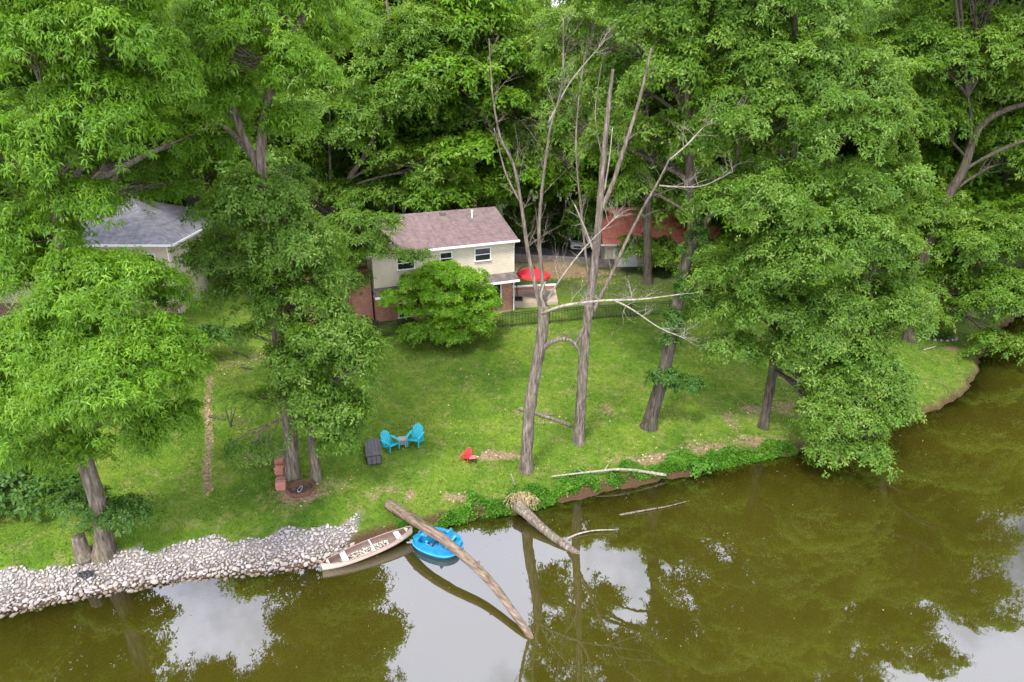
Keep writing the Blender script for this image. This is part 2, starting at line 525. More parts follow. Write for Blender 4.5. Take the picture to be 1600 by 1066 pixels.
def bough_cloud(cen, outw, rb, per, rs):
    """cen (k,3) bough centres; flattened drooping plates of rosettes"""
    k = len(cen)
    r = rb*(0.7+0.6*rng.random(k))
    axb = unit(unit(outw)*0.95 + np.array([[0, 0, .75]]) + rng.normal(0, 0.30, (k, 3)))
    C_ = np.repeat(cen, per, 0); A = np.repeat(axb, per, 0); O = np.repeat(unit(outw), per, 0); RR = np.repeat(r, per)[:, None]
    h = np.where(np.abs(A[:, 2:3]) > 0.95, np.array([[1., 0, 0]]), np.array([[0., 0, 1]]))
    a = unit(np.cross(A, h)); b_ = np.cross(A, a)
    th = rng.random(k*per)*6.283; q = np.sqrt(rng.random(k*per))
    # lobed outline of the plate
    lob = 1 + 0.28*np.sin(3*th + np.repeat(rng.random(k)*6, per)) + 0.18*np.sin(5*th + np.repeat(rng.random(k)*6, per))
    off = (np.cos(th)*q*lob)[:, None]*a*RR + (np.sin(th)*q*lob)[:, None]*b_*RR
    off += O*(off*O).sum(1, keepdims=True)*0.35
    P = C_ + off - A*(q[:, None]**2)*RR*0.42 + rng.normal(0, 0.07, (k*per, 3))*RR
    ax = unit(A*0.8 + unit(off)*0.55*q[:, None] + rng.normal(0, 0.2, (k*per, 3)))
    bv = np.repeat(rng.random(k), per)
    var = np.clip(0.12 + 0.42*bv + 0.38*rng.random(k*per)**1.5 + 0.12*q, 0, 1)
    return P, ax, var

def ell_pts(c, r, n, inner=0.5):
    u = unit(rng.normal(0, 1, (n, 3)))
    u[:, 2] = np.where(u[:, 2] < -0.35, -u[:, 2]*rng.random(n), u[:, 2])
    u = unit(u)
    rad = inner + (1-inner)*rng.random(n)**0.6
    rad *= 1 + 0.10*np.sin(u[:, 0]*5+c[0]) + 0.10*np.sin(u[:, 1]*6+u[:, 2]*5+c[1])
    p = c + u*rad[:, None]*r
    return p, unit(u/np.maximum(r, 0.1))

def cat_rom(pts, rad, sub=5):
    P = [Vector(p) for p in pts]; out = []; ro = []
    n = len(P)
    for i in range(n-1):
        p0 = P[max(i-1, 0)]; p1 = P[i]; p2 = P[i+1]; p3 = P[min(i+2, n-1)]
        for j in range(sub):
            t = j/sub
            q = 0.5*((2*p1) + (p2-p0)*t + (2*p0-5*p1+4*p2-p3)*t*t + (3*p1-p0-3*p2+p3)*t**3)
            out.append(q); ro.append(rad[i]*(1-t)+rad[i+1]*t)
    out.append(P[-1]); ro.append(rad[-1])
    return out, ro

def crown_mesh(name, ells, leafm, par, base, trunk_pts, wood, rb=0.8, per=26, nl=6, Lf=0.26, W=0.1, dens=1.0, droop=0.45, twig_r=0.035, keep_low=None):
    Ps = []; As = []; Vs = []
    for (c, r) in ells:
        area = (r[0]*r[1] + r[0]*r[2] + r[1]*r[2])/3*math.pi
        n = max(4, int(dens*2.4*area/(1.5*rb*rb)))
        p, ow = ell_pts(c, r, n)
        hh = ground(p[:, 0], p[:, 1])
        ok = p[:, 2] > np.maximum(hh, 0) + 0.35
        p = p[ok]; ow = ow[ok]
        if len(p) == 0: continue
        P, A, vv = bough_cloud(p, ow, rb, per, rng)
        Ps.append(P); As.append(A); Vs.append(vv)
        # limb from the trunk to the middle of this mass, then branchlets
        if wood is not None:
            tp_ = np.array(trunk_pts)
            hi_ = tp_[tp_[:, 2] > base[2]+3.4]
            if len(hi_) > 3: tp_ = hi_
            tgt = np.array([c[0], c[1], c[2]-0.6*r[2]])
            dd = np.linalg.norm((tp_-tgt)*np.array([1, 1, 1.3]), axis=1) + np.maximum(0, tp_[:, 2]-tgt[2]+0.4)*2.5
            a = tp_[int(np.argmin(dd))]
            cc = np.array(c) - np.array([0, 0, 0.15*r[2]])
            L0 = np.linalg.norm(cc-a)
            mid = (a+cc)/2 + np.array([rng.normal(0, .08)*L0, rng.normal(0, .08)*L0, 0.10*L0])
            r0 = min(0.13, 0.018*L0 + 0.03)
            pts, rr_ = cat_rom([a, mid, cc], [r0, r0*0.75, r0*0.4], 4)
            wood.tube([np.array(q)-base for q in pts], rr_, 6, cap=False)
            for j in range(min(len(p), 26)):
                q = p[rng.integers(len(p))]
                s = np.array(pts[rng.integers(3, len(pts))])
                mm = (q+s)/2 + rng.normal(0, 0.06, 3)*np.linalg.norm(q-s)
                wood.tube([s-base, mm-base, q-base], [twig_r, twig_r*0.6, twig_r*0.25], 4, cap=False)
    P = np.concatenate(Ps); A = np.concatenate(As); vv = np.concatenate(Vs)
    hh = np.maximum(ground(P[:, 0], P[:, 1]), 0) + 0.12
    ok = P[:, 2] > hh
    V, F, va = leaves(P[ok], A[ok], vv[ok], nl, Lf, W, droop)
    return np_mesh(name, V-base, F, leafm, par, attrs={'var': ('POINT', va)})

def px_ell(Y, e):
    px, py, dY, rx, ry = e[:5]
    rY = e[5] if len(e) > 5 else None
    c = at_y(px, py, Y+dY)
    k = mpp(Y+dY, py)
    rr = np.array([rx*k, (rY if rY else 0.8*min(rx, ry*1.4)*k), ry*k])
    return c, rr

rr_ = random.Random(5)
def px_tree(name, label, cat, bpx, trunk, r0, r1, ells, leafm, barkm, limbs=(), group=None, extra=None, flare=1.5, **kw):
    base = at_g(*bpx)
    Y = base[1]
    t = thing(name, label, cat, base, 0, group)
    pts = [base - np.array([0, 0, 0.3])] + [at_y(a, b_, Y + (c if len(q) > 2 else 0)) for q in trunk for a, b_, c in [tuple(q) + ((0,) if len(q) < 3 else ())]]
    nseg = len(pts)
    rad = [r0*flare] + [r0 + (r1-r0)*i/(nseg-2) for i in range(nseg-1)]
    cp, cr = cat_rom(pts, rad, 6)
    mb = MB()
    mb.tube([np.array(p)-base for p in cp], cr, 16, wob=0.10, rr=rr_)
    allp = [np.array(p) for p in cp[3:]]
    for lb in limbs:
        lp = [at_y(a, b_, Y+c) for a, b_, c in lb[0]]
        q, qr = cat_rom(lp, list(np.linspace(lb[1], lb[2], len(lp))), 5)
        mb.tube([np.array(p)-base for p in q], qr, 9, wob=0.08, rr=rr_)
        allp += [np.array(p) for p in q[2:]]
    if ells:
        crown_mesh('crown', [px_ell(Y, e) for e in ells], leafm, t, base, allp, mb, **kw)
    mb.build('trunk', barkm, t, smooth=True)
    if extra:
        for nm, lm, el, k2 in extra:
            crown_mesh(nm, [px_ell(Y, e) for e in el], lm, t, base, allp, None, **k2)
    return t, allp

# ------------------------------------------------------------------ foreground trees
HK = dict(rb=0.58, per=42, nl=7, Lf=0.185, W=0.054, droop=0.75)
OK_ = dict(rb=0.66, per=40, nl=5, Lf=0.19, W=0.082, droop=0.35)
t1, _ = px_tree('hickory_tree', 'bright green hickory tree leaning over the pale stones with low hanging boughs', 'tree', (160, 866),
        [(162, 840), (152, 785), (133, 715), (112, 600), (92, 490), (98, 380), (82, 290), (98, 200), (107, 90), (118, 0), (125, -90)], 0.34, 0.14,
        [(165, 460, -1.0, 115, 80), (185, 525, -1.8, 115, 45), (80, 520, -.8, 90, 60), (60, 575, -1.2, 80, 40), (60, 355, .3, 85, 45), (125, 405, -.6, 60, 26), (200, 590, -2.6, 118, 85, 3.2), (60, 640, -1.6, 95, 85), (255, 665, -2.2, 62, 55), (90, 700, -0.8, 85, 35),
         (120, 560, -1.5, 110, 70), (60, 230, 0, 110, 90), (165, 190, 0, 95, 95), (50, 60, 0, 120, 90), (170, 60, 0, 110, 80), (40, 420, 0.5, 70, 85), (130, 310, 0, 60, 45),
         (90, -110, 0, 170, 110), (250, 120, 0.6, 60, 70), (170, 210, 6, 120, 80), (60, 230, 6, 90, 90), (250, 130, 8, 100, 90), (160, 20, 7, 130, 80), (130, 265, 8, 85, 40), (230, 245, 8, 80, 50), (310, 220, 8, 60, 55), (200, 295, 8, 70, 25), (265, 285, 8, 45, 25)],
        M['hickory'], M['bark'], limbs=[([(100, 240, 0), (60, 120, .5), (30, 60, .8)], .1, .04), ([(104, 130, 0), (85, 40, .5), (80, -40, .8)], .09, .03)],
        extra=[('base_shoots', M['deep'], [(125, 790, 0.3, 48, 36), (195, 800, 0.2, 42, 28)], dict(rb=0.35, per=18, nl=5, Lf=0.14, W=0.08, dens=1.1))],
        flare=1.7, **HK)
t3, _ = px_tree('hickory_tree', 'tall forked hickory tree with yellow green crown rising between the two houses', 'tree', (455, 747),
        [(457, 725), (450, 650), (438, 560), (428, 450), (418, 380), (408, 270), (412, 190), (425, 130), (445, 70), (490, 0), (520, -80)], 0.33, 0.10,
        [(395, 80, -1.0, 95, 55), (470, 110, -1, 55, 45), (330, 40, -.5, 80, 50), (350, 150, -.3, 70, 40), (440, 0, 0, 110, 45), (420, -100, 0, 190, 90), (460, 180, 0, 40, 28), (380, 110, 6, 110, 80), (320, 190, 5, 70, 40), (460, 40, 7, 100, 70)],
        M['hickory'], M['bark'], limbs=[([(408, 270, 0), (375, 200, 0), (352, 120, 0), (335, 50, 0), (325, -40, 0)], .17, .08)], **HK)
t3b, _ = px_tree('oak_tree', 'dark green oak tree with a low dense crown standing right beside the fire pit', 'tree', (493, 748),
        [(493, 735), (488, 690), (480, 600), (468, 500), (455, 400), (440, 320)], 0.24, 0.09,
        [(400, 305, 0, 95, 42), (352, 335, .6, 55, 36), (455, 380, 0, 80, 62), (360, 400, .8, 62, 48), (500, 520, -.6, 72, 70), (450, 470, -.3, 65, 58), (545, 580, -.6, 46, 62),
         (480, 610, -.3, 68, 55), (555, 540, -.3, 40, 40), (405, 620, 0, 34, 18), (522, 688, -.4, 28, 20), (380, 455, .8, 50, 32), (400, 520, .3, 26, 26), (475, 560, -.2, 62, 52), (530, 640, -.5, 45, 35), (505, 660, -.3, 55, 30), (390, 700, 0, 40, 14),
         (490, 440, 0, 50, 40), (365, 370, 5, 50, 50), (420, 300, 6, 80, 45)],
        M['oak'], M['bark'], extra=None, **OK_)
MB_ = dict(rb=0.95, per=34, nl=6, Lf=0.29, W=0.125, droop=0.35)
t4, _ = px_tree('spreading_tree', 'mid green spreading tree rising behind the left end of the brown roof', 'tree', (522, 422),
        [(521, 405), (519, 370), (527, 315), (548, 275), (577, 230), (600, 160), (610, 60), (600, -20)], 0.34, 0.09,
        [(520, 200, 0, 100, 80), (610, 150, 0, 95, 90), (650, 255, -1, 70, 35), (690, 275, -1, 48, 24), (470, 290, .8, 70, 62), (640, 60, .6, 95, 55), (640, 310, -1, 60, 16),
         (540, 60, 1.5, 95, 60), (560, 310, -.5, 60, 36), (640, 150, -1.5, 60, 40), (440, 160, .8, 70, 70), (470, 60, 1, 70, 60)],
        M['maple'], M['bark'], limbs=[([(520, 380, 0), (517, 300, 0), (515, 220, 0), (518, 120, 0)], .18, .06), ([(519, 330, 0), (490, 280, .4), (480, 200, .6)], .12, .05)], **MB_)
t4b, _ = px_tree('small_tree', 'small dark green tree at the brick house corner with boughs over its eave', 'tree', (541, 514),
        [(541, 500), (543, 460), (550, 410), (562, 370), (575, 330)], 0.14, 0.05,
        [(560, 375, 0, 52, 30), (595, 345, -.3, 34, 14), (590, 395, -.5, 40, 14), (645, 398, -1.2, 38, 9), (542, 440, -.4, 32, 34), (530, 400, .2, 40, 26), (548, 345, .2, 40, 20)],
        M['oak'], M['bark'], rb=.6, per=28, nl=6, Lf=.21, W=.09, droop=.35)
t9, _ = px_tree('slender_tree', 'tall green tree with a straight dark trunk before the red roofed building', 'tree', (1012, 442),
        [(1012, 425), (1011, 360), (1013, 280), (1010, 180), (1005, 80)], .40, .12,
        [(955, 190, -2, 62, 62), (1005, 110, -2, 80, 60), (900, 130, -2, 60, 60), (1055, 230, -1.5, 60, 46), (945, 50, -1, 80, 45), (870, 60, -1, 50, 50), (1040, 30, -1, 80, 50)],
        M['maple'], M['bark_dark'], **MB_)
t5, _ = px_tree('dogwood_tree', 'small lime green dogwood tree with flat layered boughs in front of the brick house wall', 'tree', (692, 530),
        [(691, 515), (688, 495), (684, 470), (690, 440)], 0.13, 0.05,
        [(690, 418, .6, 34, 7, 1.6), (720, 430, -.2, 40, 7, 1.6), (662, 438, 0, 42, 7, 1.8), (735, 452, .2, 34, 7, 1.4), (690, 456, -.8, 40, 7, 1.8), (625, 462, .1, 32, 7, 1.4), (752, 470, -.1, 30, 9, 1.5), (700, 476, -1.0, 42, 7, 1.7), (655, 482, -.5, 34, 7, 1.4), (735, 486, -.6, 34, 8, 1.5), (700, 498, -1.2, 34, 7, 1.4)],
        M['lime'], M['bark_dark'], rb=0.45, per=26, nl=6, Lf=0.17, W=0.095, droop=0.22, dens=1.05)
t6, _ = px_tree('ivy_tree', 'leaning forked tree with ivy on its trunk just right of the two dead trees', 'tree', (1014, 668),
        [(1018, 650), (1032, 600), (1052, 510), (1066, 440), (1080, 370), (1082, 320), (1078, 270), (1074, 170), (1070, 60), (1060, -40)], 0.40, 0.13,
        [(1050, 120, .6, 88, 72), (1020, 30, 1, 90, 55), (1130, 60, .6, 85, 60), (1100, 210, .6, 65, 45), (1030, 210, 1, 50, 40), (1080, -80, .5, 190, 90), (1120, 290, 1, 52, 34), (1000, -30, 1, 90, 50), (1180, 140, 1, 60, 60), (960, 130, 4, 60, 60), (945, 230, 4, 50, 45), (900, 80, 6, 60, 60), (880, 200, 7, 50, 55), (900, -20, 5, 80, 60), (1000, 290, 3, 40, 26)],
        M['maple'], M['bark_dark'], limbs=[([(1080, 385, 0), (1100, 350, -.2), (1122, 315, -.3), (1150, 255, -.4)], .28, .10)],
        extra=[('ivy', M['deep'], [(1050, 520, -.35, 18, 60, .45), (1085, 380, -.3, 20, 50, .4), (1040, 590, -.3, 30, 20, .7), (1075, 600, -.2, 30, 18, .7), (1066, 450, -.35, 12, 30, .4)], dict(rb=0.3, per=16, nl=5, Lf=0.14, W=0.09, dens=.7))],
        rb=0.76, per=32, nl=6, Lf=0.22, W=0.095, droop=0.4)
t7, _ = px_tree('oak_tree', 'huge oak tree at the right whose lowest boughs hang down over the lake', 'tree', (1193, 668),
        [(1196, 650), (1206, 590), (1216, 500), (1226, 390), (1238, 260), (1244, 120), (1240, 0), (1235, -100)], 0.27, 0.12,
        [(1240, 100, 0, 125, 72), (1175, 190, -1, 95, 72), (1310, 200, -1, 110, 75), (1195, 310, -1.4, 115, 70), (1360, 300, -1, 82, 65), (1290, 380, -2, 125, 72), (1175, 430, -1, 85, 50), (1380, 390, -1.4, 70, 62),
         (1340, 480, -2, 90, 62), (1220, 490, -1.2, 110, 50), (1250, 550, -1.4, 68, 40), (1360, 580, -2.6, 72, 52), (1320, 655, -4.2, 68, 42), (1385, 640, -3.4, 48, 50), (1345, 705, -5.0, 50, 26), (1230, 0, 0, 150, 75), (1210, -130, 0, 200, 100),
         (1150, 540, -.6, 48, 26), (1310, 535, -2.2, 80, 55), (1300, 610, -3, 48, 48), (1405, 490, -2, 55, 60), (1230, 400, -1.8, 80, 60), (1120, 480, -.3, 50, 30), (1350, 130, -.5, 70, 60), (1270, 640, -3.4, 30, 28), (1295, 700, -4.6, 30, 22)],
        M['oak'], M['bark_dark'], limbs=[([(1222, 430, 0), (1290, 400, -1), (1350, 430, -1.8), (1370, 520, -2.5), (1370, 600, -3)], .14, .05), ([(1232, 300, 0), (1290, 260, -.6), (1330, 200, -.8)], .13, .05)], **OK_)
t8, _ = px_tree('lakeside_tree', 'dark leaning tree with a twisted forked top at the far right lake edge', 'tree', (1422, 532),
        [(1424, 510), (1434, 450), (1452, 380), (1480, 310), (1505, 265), (1522, 215), (1540, 190), (1575, 170), (1620, 160)], 0.42, 0.16,
        [(1500, 90, .5, 110, 70), (1590, 240, 1.5, 70, 70), (1455, 330, 1.2, 62, 55), (1530, 380, -1, 90, 55), (1570, 460, -2.5, 72, 52), (1560, 540, -3.4, 55, 30), (1430, 190, 1.5, 90, 70), (1620, 60, 0, 80, 70), (1500, -60, 0, 180, 80), (1600, 360, -1, 70, 60),
         (1470, 440, -.6, 46, 36), (1640, 480, -3, 60, 60), (1680, -60, 0, 90, 80), (1760, 60, 0, 90, 80), (1600, -170, 0, 120, 70), (1480, -190, 0, 120, 60), (1720, 200, -1, 80, 70), (1500, -290, -1, 120, 70), (1640, -270, -1, 110, 60), (1790, -160, -1, 100, 60), (1860, 0, -1, 80, 70), (1700, -330, -1, 90, 50), (1420, 60, 1, 70, 60), (1560, 140, 1.5, 60, 40), (1500, 480, -1.5, 40, 20)],
        M['maple'], M['bark_dark'], limbs=[([(1515, 240, 0), (1518, 190, 0), (1512, 150, 0)], .16, .07), ([(1500, 270, 0), (1560, 235, -.4), (1620, 215, -.6)], .13, .06)],
        rb=0.85, per=34, nl=6, Lf=0.23, W=0.10, droop=0.4)

# ------------------------------------------------------------------ the two dead trees
rd = random.Random(21)
def twigs(mb, p, d, L, r, lev, base):
    d = d.normalized()
    n = 4
    pts = [p]; rad = [r]
    q = p.copy(); dd = d.copy()
    for i in range(n):
        dd = (dd + Vector((rd.uniform(-.3, .3), rd.uniform(-.3, .3), rd.uniform(-.22, .26)))).normalized()
        q = q + dd*(L/n)
        pts.append(q.copy()); rad.append(r*(1-0.7*(i+1)/n))
    mb.tube([x-base for x in pts], rad, 5 if r > .03 else 4, cap=False)
    if lev > 0:
        for k in range(rd.choice((2, 3, 4))):
            i = rd.randint(1, n)
            nd = (dd + Vector((rd.uniform(-1, 1), rd.uniform(-.8, .8), rd.uniform(-.6, .8)))).normalized()
            twigs(mb, pts[i], nd, L*rd.uniform(.4, .65), rad[i]*0.65, lev-1, base)
def dead(name, label, bpx, trunk, r0, r1, limbs, tw):
    base = at_g(*bpx); Y = base[1]; B = Vector(base)
    t = thing(name, label, 'dead tree', base)
    mb = MB()
    pts = [base - np.array([0, 0, .3])] + [at_y(a, b_, Y) for a, b_ in trunk]
    rad = [r0*1.45] + list(np.linspace(r0, r1, len(trunk)))
    cp, cr = cat_rom(pts, rad, 6)
    mb.tube([np.array(p)-base for p in cp], cr, 14, wob=.22, rr=rr_)
    mb.build('trunk', M['bark_dead'], t, smooth=True)
    for lp, a, b_, mt, ntw, tl in limbs:
        lb = MB()
        P3 = [at_y(x, y, Y+z) for x, y, z in lp]
        cp, cr = cat_rom(P3, list(np.linspace(a*.74, b_*.6, len(P3))), 5)
        lb.tube([np.array(p)-base for p in cp], cr, 9, wob=.12, rr=rr_)
        for k in range(int(ntw*2.6)):
            i = rd.randint(int(len(cp)*.25), len(cp)-1)
            tang = (cp[min(i+1, len(cp)-1)]-cp[max(i-1, 0)])
            nd = (tang.normalized()*0.6 + Vector((rd.uniform(-1, 1), rd.uniform(-.9, .9), rd.uniform(-.3, .9)))).normalized()
            twigs(lb, cp[i], nd, tl*rd.uniform(.5, 1.3), max(.012, cr[i]*.24), 3 if rd.random() < .45 else 2, B)
        lb.build('limb', M[mt], t, smooth=True)
    return t
dead('dead_tree', 'dead tree with a hooked stub and a pale broken limb sticking out level', (823, 737),
     [(822, 715), (826, 650), (836, 590), (845, 535), (848, 500), (851, 478)], .30, .24,
     [([(845, 548, 0), (862, 534, -.2), (885, 530, -.3), (900, 540, -.3), (906, 556, -.3)], .20, .07, 'bark_dead', 2, .5),
      ([(850, 500, 0), (838, 455, 0), (826, 400, 0), (816, 330, 0), (803, 260, 0), (782, 215, 0), (770, 150, .2), (764, 60, .3)], .16, .035, 'bark_dead', 9, 1.5),
      ([(814, 318, 0), (790, 270, .2), (772, 200, .4)], .08, .03, 'bark_dead', 3, .8),
      ([(852, 480, .1), (846, 420, .1), (842, 360, .1), (850, 270, .1), (860, 200, .2), (878, 130, .3), (880, 30, .3)], .15, .03, 'bark_dead', 11, 1.5),
      ([(858, 190, .2), (890, 130, .5), (935, 75, .8)], .06, .02, 'bare', 5, 1.0),
      ([(846, 490, -.15), (880, 478, -.5), (940, 470, -.9), (1000, 468, -1.1), (1063, 460, -1.2)], .115, .045, 'bare', 6, 1.0),
      ([(958, 469, -.9), (985, 482, -1.3), (1030, 512, -1.6), (1068, 528, -1.7)], .07, .02, 'bare', 6, 1.1),
      ([(850, 480, -.1), (845, 460, -.3), (852, 440, -.3)], .14, .03, 'bare', 2, .5),
      ([(854, 470, 0), (880, 430, -.2), (920, 380, -.3), (968, 335, -.3)], .06, .03, 'bare', 7, 1.1)], None)
dead('dead_tree', 'tall dead tree with a straight trunk forked into two broken spires', (905, 692),
     [(905, 672), (909, 600), (915, 530), (924, 450), (932, 380), (938, 320), (942, 260), (947, 200), (953, 150), (958, 108)], .29, .065,
     [([(938, 330, 0), (958, 285, 0), (976, 230, 0), (995, 170, 0), (1008, 120, 0), (1018, 75, 0)], .17, .07, 'bark_dead', 3, 1.0),
      ([(944, 300, 0), (952, 250, -.2), (957, 200, -.3)], .06, .03, 'bare', 1, .6),
      ([(898, 540, -.1), (925, 490, -.1), (950, 440, -.1), (975, 385, -.2), (1005, 325, -.3), (1028, 285, -.3), (1048, 245, -.3)], .16, .06, 'bark_dead', 6, 1.3),
      ([(1030, 290, -.3), (1060, 292, -.5), (1100, 290, -.6), (1145, 268, -.6)], .06, .02, 'bare', 6, 1.0),
      ([(1046, 250, -.3), (1075, 225, -.3), (1105, 195, -.3), (1150, 180, -.3)], .06, .02, 'bare', 7, 1.1),
      ([(930, 400, 0), (915, 360, 0), (898, 320, 0)], .09, .05, 'bare', 4, .9),
      ([(922, 460, 0), (908, 330, .4), (900, 230, .6), (905, 150, .8), (915, 80, 1)], .09, .03, 'bark_dead', 8, 1.3),
      ([(942, 250, 0), (930, 180, .4), (940, 100, .6)], .05, .02, 'bark_dead', 4, 1.0)], None)
# ------------------------------------------------------------------ building materials
def brick_mat(name, c1, c2, mortar, scale=1.0, bw=0.22, bh=0.075):
    m, nt, b = mat(name, 0.9, 0.15)
    tc = N(nt, 'ShaderNodeTexCoord')
    s = N(nt, 'ShaderNodeSeparateXYZ'); nt.links.new(tc.outputs['Object'], s.inputs[0])
    cx = N(nt, 'ShaderNodeCombineXYZ')
    nt.links.new(mathn(nt, 'ADD', s.outputs[0], s.outputs[1]), cx.inputs[0]); nt.links.new(s.outputs[2], cx.inputs[1])
    br = N(nt, 'ShaderNodeTexBrick')
    br.inputs['Scale'].default_value = scale
    br.inputs['Brick Width'].default_value = bw; br.inputs['Row Height'].default_value = bh
    br.inputs['Mortar Size'].default_value = 0.006
    br.inputs['Color1'].default_value = (*c1, 1); br.inputs['Color2'].default_value = (*c2, 1); br.inputs['Mortar'].default_value = (*mortar, 1)
    nt.links.new(cx.outputs[0], br.inputs['Vector'])
    n = noise(nt, tc.outputs['Object'], 1.3, 6, .7)
    nt.links.new(mixc(nt, .8, br.outputs['Color'], cramp(nt, n, [(.3, (.7, .7, .7)), (.7, (1.25, 1.2, 1.15))]), 'MULTIPLY'), b.inputs['Base Color'])
    bump(nt, b, br.outputs['Fac'], -.5, .01)
    return m
def shingle_mat(name, c1, c2, streak=(0.6, 0.6, 0.6)):
    m, nt, b = mat(name, 0.92, 0.15)
    tc = N(nt, 'ShaderNodeTexCoord')
    mp = N(nt, 'ShaderNodeMapping'); nt.links.new(tc.outputs['Object'], mp.inputs[0])
    br = N(nt, 'ShaderNodeTexBrick')
    br.inputs['Scale'].default_value = 1
    br.inputs['Brick Width'].default_value = .3; br.inputs['Row Height'].default_value = .14
    br.inputs['Mortar Size'].default_value = .008; br.inputs['Mortar Smooth'].default_value = .5
    d = tuple(c*.6 for c in c1)
    br.inputs['Color1'].default_value = (*c1, 1); br.inputs['Color2'].default_value = (*c2, 1); br.inputs['Mortar'].default_value = (*d, 1)
    nt.links.new(mp.outputs[0], br.inputs['Vector'])
    n = noise(nt, tc.outputs['Object'], 1.6, 7, .75)
    v2 = texco(nt, 'Object', (2.5, .25, 1)); n2 = noise(nt, v2, 1.2, 5, .7)
    col = mixc(nt, .8, br.outputs['Color'], cramp(nt, n, [(.3, (.72, .72, .72)), (.7, (1.25, 1.25, 1.25))]), 'MULTIPLY')
    col = mixc(nt, .7, col, cramp(nt, n2, [(.3, streak), (.55, (1, 1, 1))]), 'MULTIPLY')
    nt.links.new(col, b.inputs['Base Color'])
    bump(nt, b, br.outputs['Fac'], -.6, .015)
    return m
def siding_mat(name, c):
    m, nt, b = mat(name, 0.6, 0.3)
    tc = N(nt, 'ShaderNodeTexCoord'); s = N(nt, 'ShaderNodeSeparateXYZ'); nt.links.new(tc.outputs['Object'], s.inputs[0])
    fr_ = mathn(nt, 'FRACT', mathn(nt, 'MULTIPLY', s.outputs[2], 1/.13))
    n = noise(nt, tc.outputs['Object'], 1.1, 6, .65)
    col = mixc(nt, .6, c, cramp(nt, n, [(.3, (.75, .74, .7)), (.7, (1.1, 1.1, 1.1))]), 'MULTIPLY')
    lap = cramp(nt, fr_, [(0.0, (.55, .55, .55)), (.12, (1, 1, 1))])
    nt.links.new(mixc(nt, .8, col, lap, 'MULTIPLY'), b.inputs['Base Color'])
    bump(nt, b, mathn(nt, 'SUBTRACT', 1.0, fr_), .8, .02)
    return m
M['brick'] = brick_mat('red_brick', (.27, .10, .06), (.40, .17, .11), (.42, .36, .30))
M['siding'] = siding_mat('cream_siding', (.60, .53, .40))
M['siding2'] = siding_mat('beige_siding', (.56, .48, .37))
M['roof_brown'] = shingle_mat('brown_shingles', (.160, .112, .108), (.205, .148, .142))
M['roof_grey'] = shingle_mat('grey_shingles', (.17, .165, .185), (.26, .25, .27))
M['roof_red'] = shingle_mat('red_shingles', (.66, .20, .13), (.74, .27, .19))
M['white'] = plain('white_paint', (.78, .77, .74), .5, .08)
M['glass'] = plain('window_glass', (.012, .014, .016), .06, .2, spec=.8, bm=0)
M['concrete'] = plain('concrete', (.36, .30, .22), .9, .2, 2.0)
M['iron'] = plain('black_iron', (.018, .018, .018), .45, .2)
M['wood_deck'] = plain('deck_boards', (.20, .13, .09), .8, .3, 4)
M['redcloth'] = plain('red_canvas', (.62, .02, .03), .7, .12, 3)
M['asphalt'] = plain('asphalt', (.11, .105, .11), .9, .3, 3)
M['timber'] = plain('weathered_timber', (.16, .13, .115), .9, .4, 3)

def frame_from(pA, pB):
    """origin at pA, +x along pA->pB, +y away from the viewer"""
    d = np.array(pB)-np.array(pA); d[2] = 0
    W = float(np.linalg.norm(d)); rz = math.atan2(d[1], d[0])
    return W, rz

def window(par, cx, y, cz, w, h, split='h', fm=None, face=-1, proud=.05):
    """a window on a wall facing -y at local plane y"""
    f = MB(); t = .07
    yy = y - proud/2
    f.box((cx, yy, cz+h/2-t/2), (w, proud+.04, t)); f.box((cx, yy-.02, cz-h/2+t/2), (w+.08, proud+.09, t))
    f.box((cx-w/2+t/2, yy, cz), (t, proud+.034, h-2*t)); f.box((cx+w/2-t/2, yy, cz), (t, proud+.034, h-2*t))
    if split == 'h': f.box((cx, yy, cz), (w-2*t, proud+.02, .05))
    else:
        for k in range(1, split): f.box((cx-w/2+k*w/split, yy, cz), (.05, proud+.02, h-2*t))
    wo = f.build('window', fm or M['white'], par)
    MB().box((cx, y-.012, cz), (w-2*t+.004, .02, h-2*t+.004)).build('pane', M['glass'], wo)
    return wo

def gable_roof(W, x0, x1, y0, y1, ze, rise, ov, th=.14):
    """ridge along x"""
    ym = (y0+y1)/2; mb = MB()
    sl_ = rise/((y1-y0)/2)
    za = ze - ov*sl_
    for s in (0, 1):
        ya, yb = (y0-ov, ym) if s == 0 else (y1+ov, ym)
        vs = [(x0-ov*.6, ya, za), (x1+ov*.6, ya, za), (x1+ov*.6, yb, ze+rise), (x0-ov*.6, yb, ze+rise)]
        vt = [(a, b_, c+th) for a, b_, c in vs]
        fs = [(0, 1, 2, 3), (7, 6, 5, 4), (0, 4, 5, 1), (1, 5, 6, 2), (3, 7, 4, 0)]
        if s: fs = [tuple(reversed(f)) for f in fs]
        mb.add(vs+vt, fs)
    return mb
def hip_roof(x0, x1, y0, y1, ze, rise, ov, th=.12):
    mb = MB(); ym = (y0+y1)/2; hd = (y1-y0)/2+ov
    a = [(x0-ov, y0-ov, ze), (x1+ov, y0-ov, ze), (x1+ov, y1+ov, ze), (x0-ov, y1+ov, ze)]
    r = [(x0-ov+hd, ym, ze+rise), (x1+ov-hd, ym, ze+rise)]
    lo = [(p[0], p[1], p[2]-th) for p in a]
    mb.add(a+r+lo, [(0, 1, 5, 4), (1, 2, 5), (2, 3, 4, 5), (3, 0, 4), (6, 7, 1, 0), (7, 8, 2, 1), (8, 9, 3, 2), (9, 6, 0, 3), (9, 8, 7, 6)])
    return mb

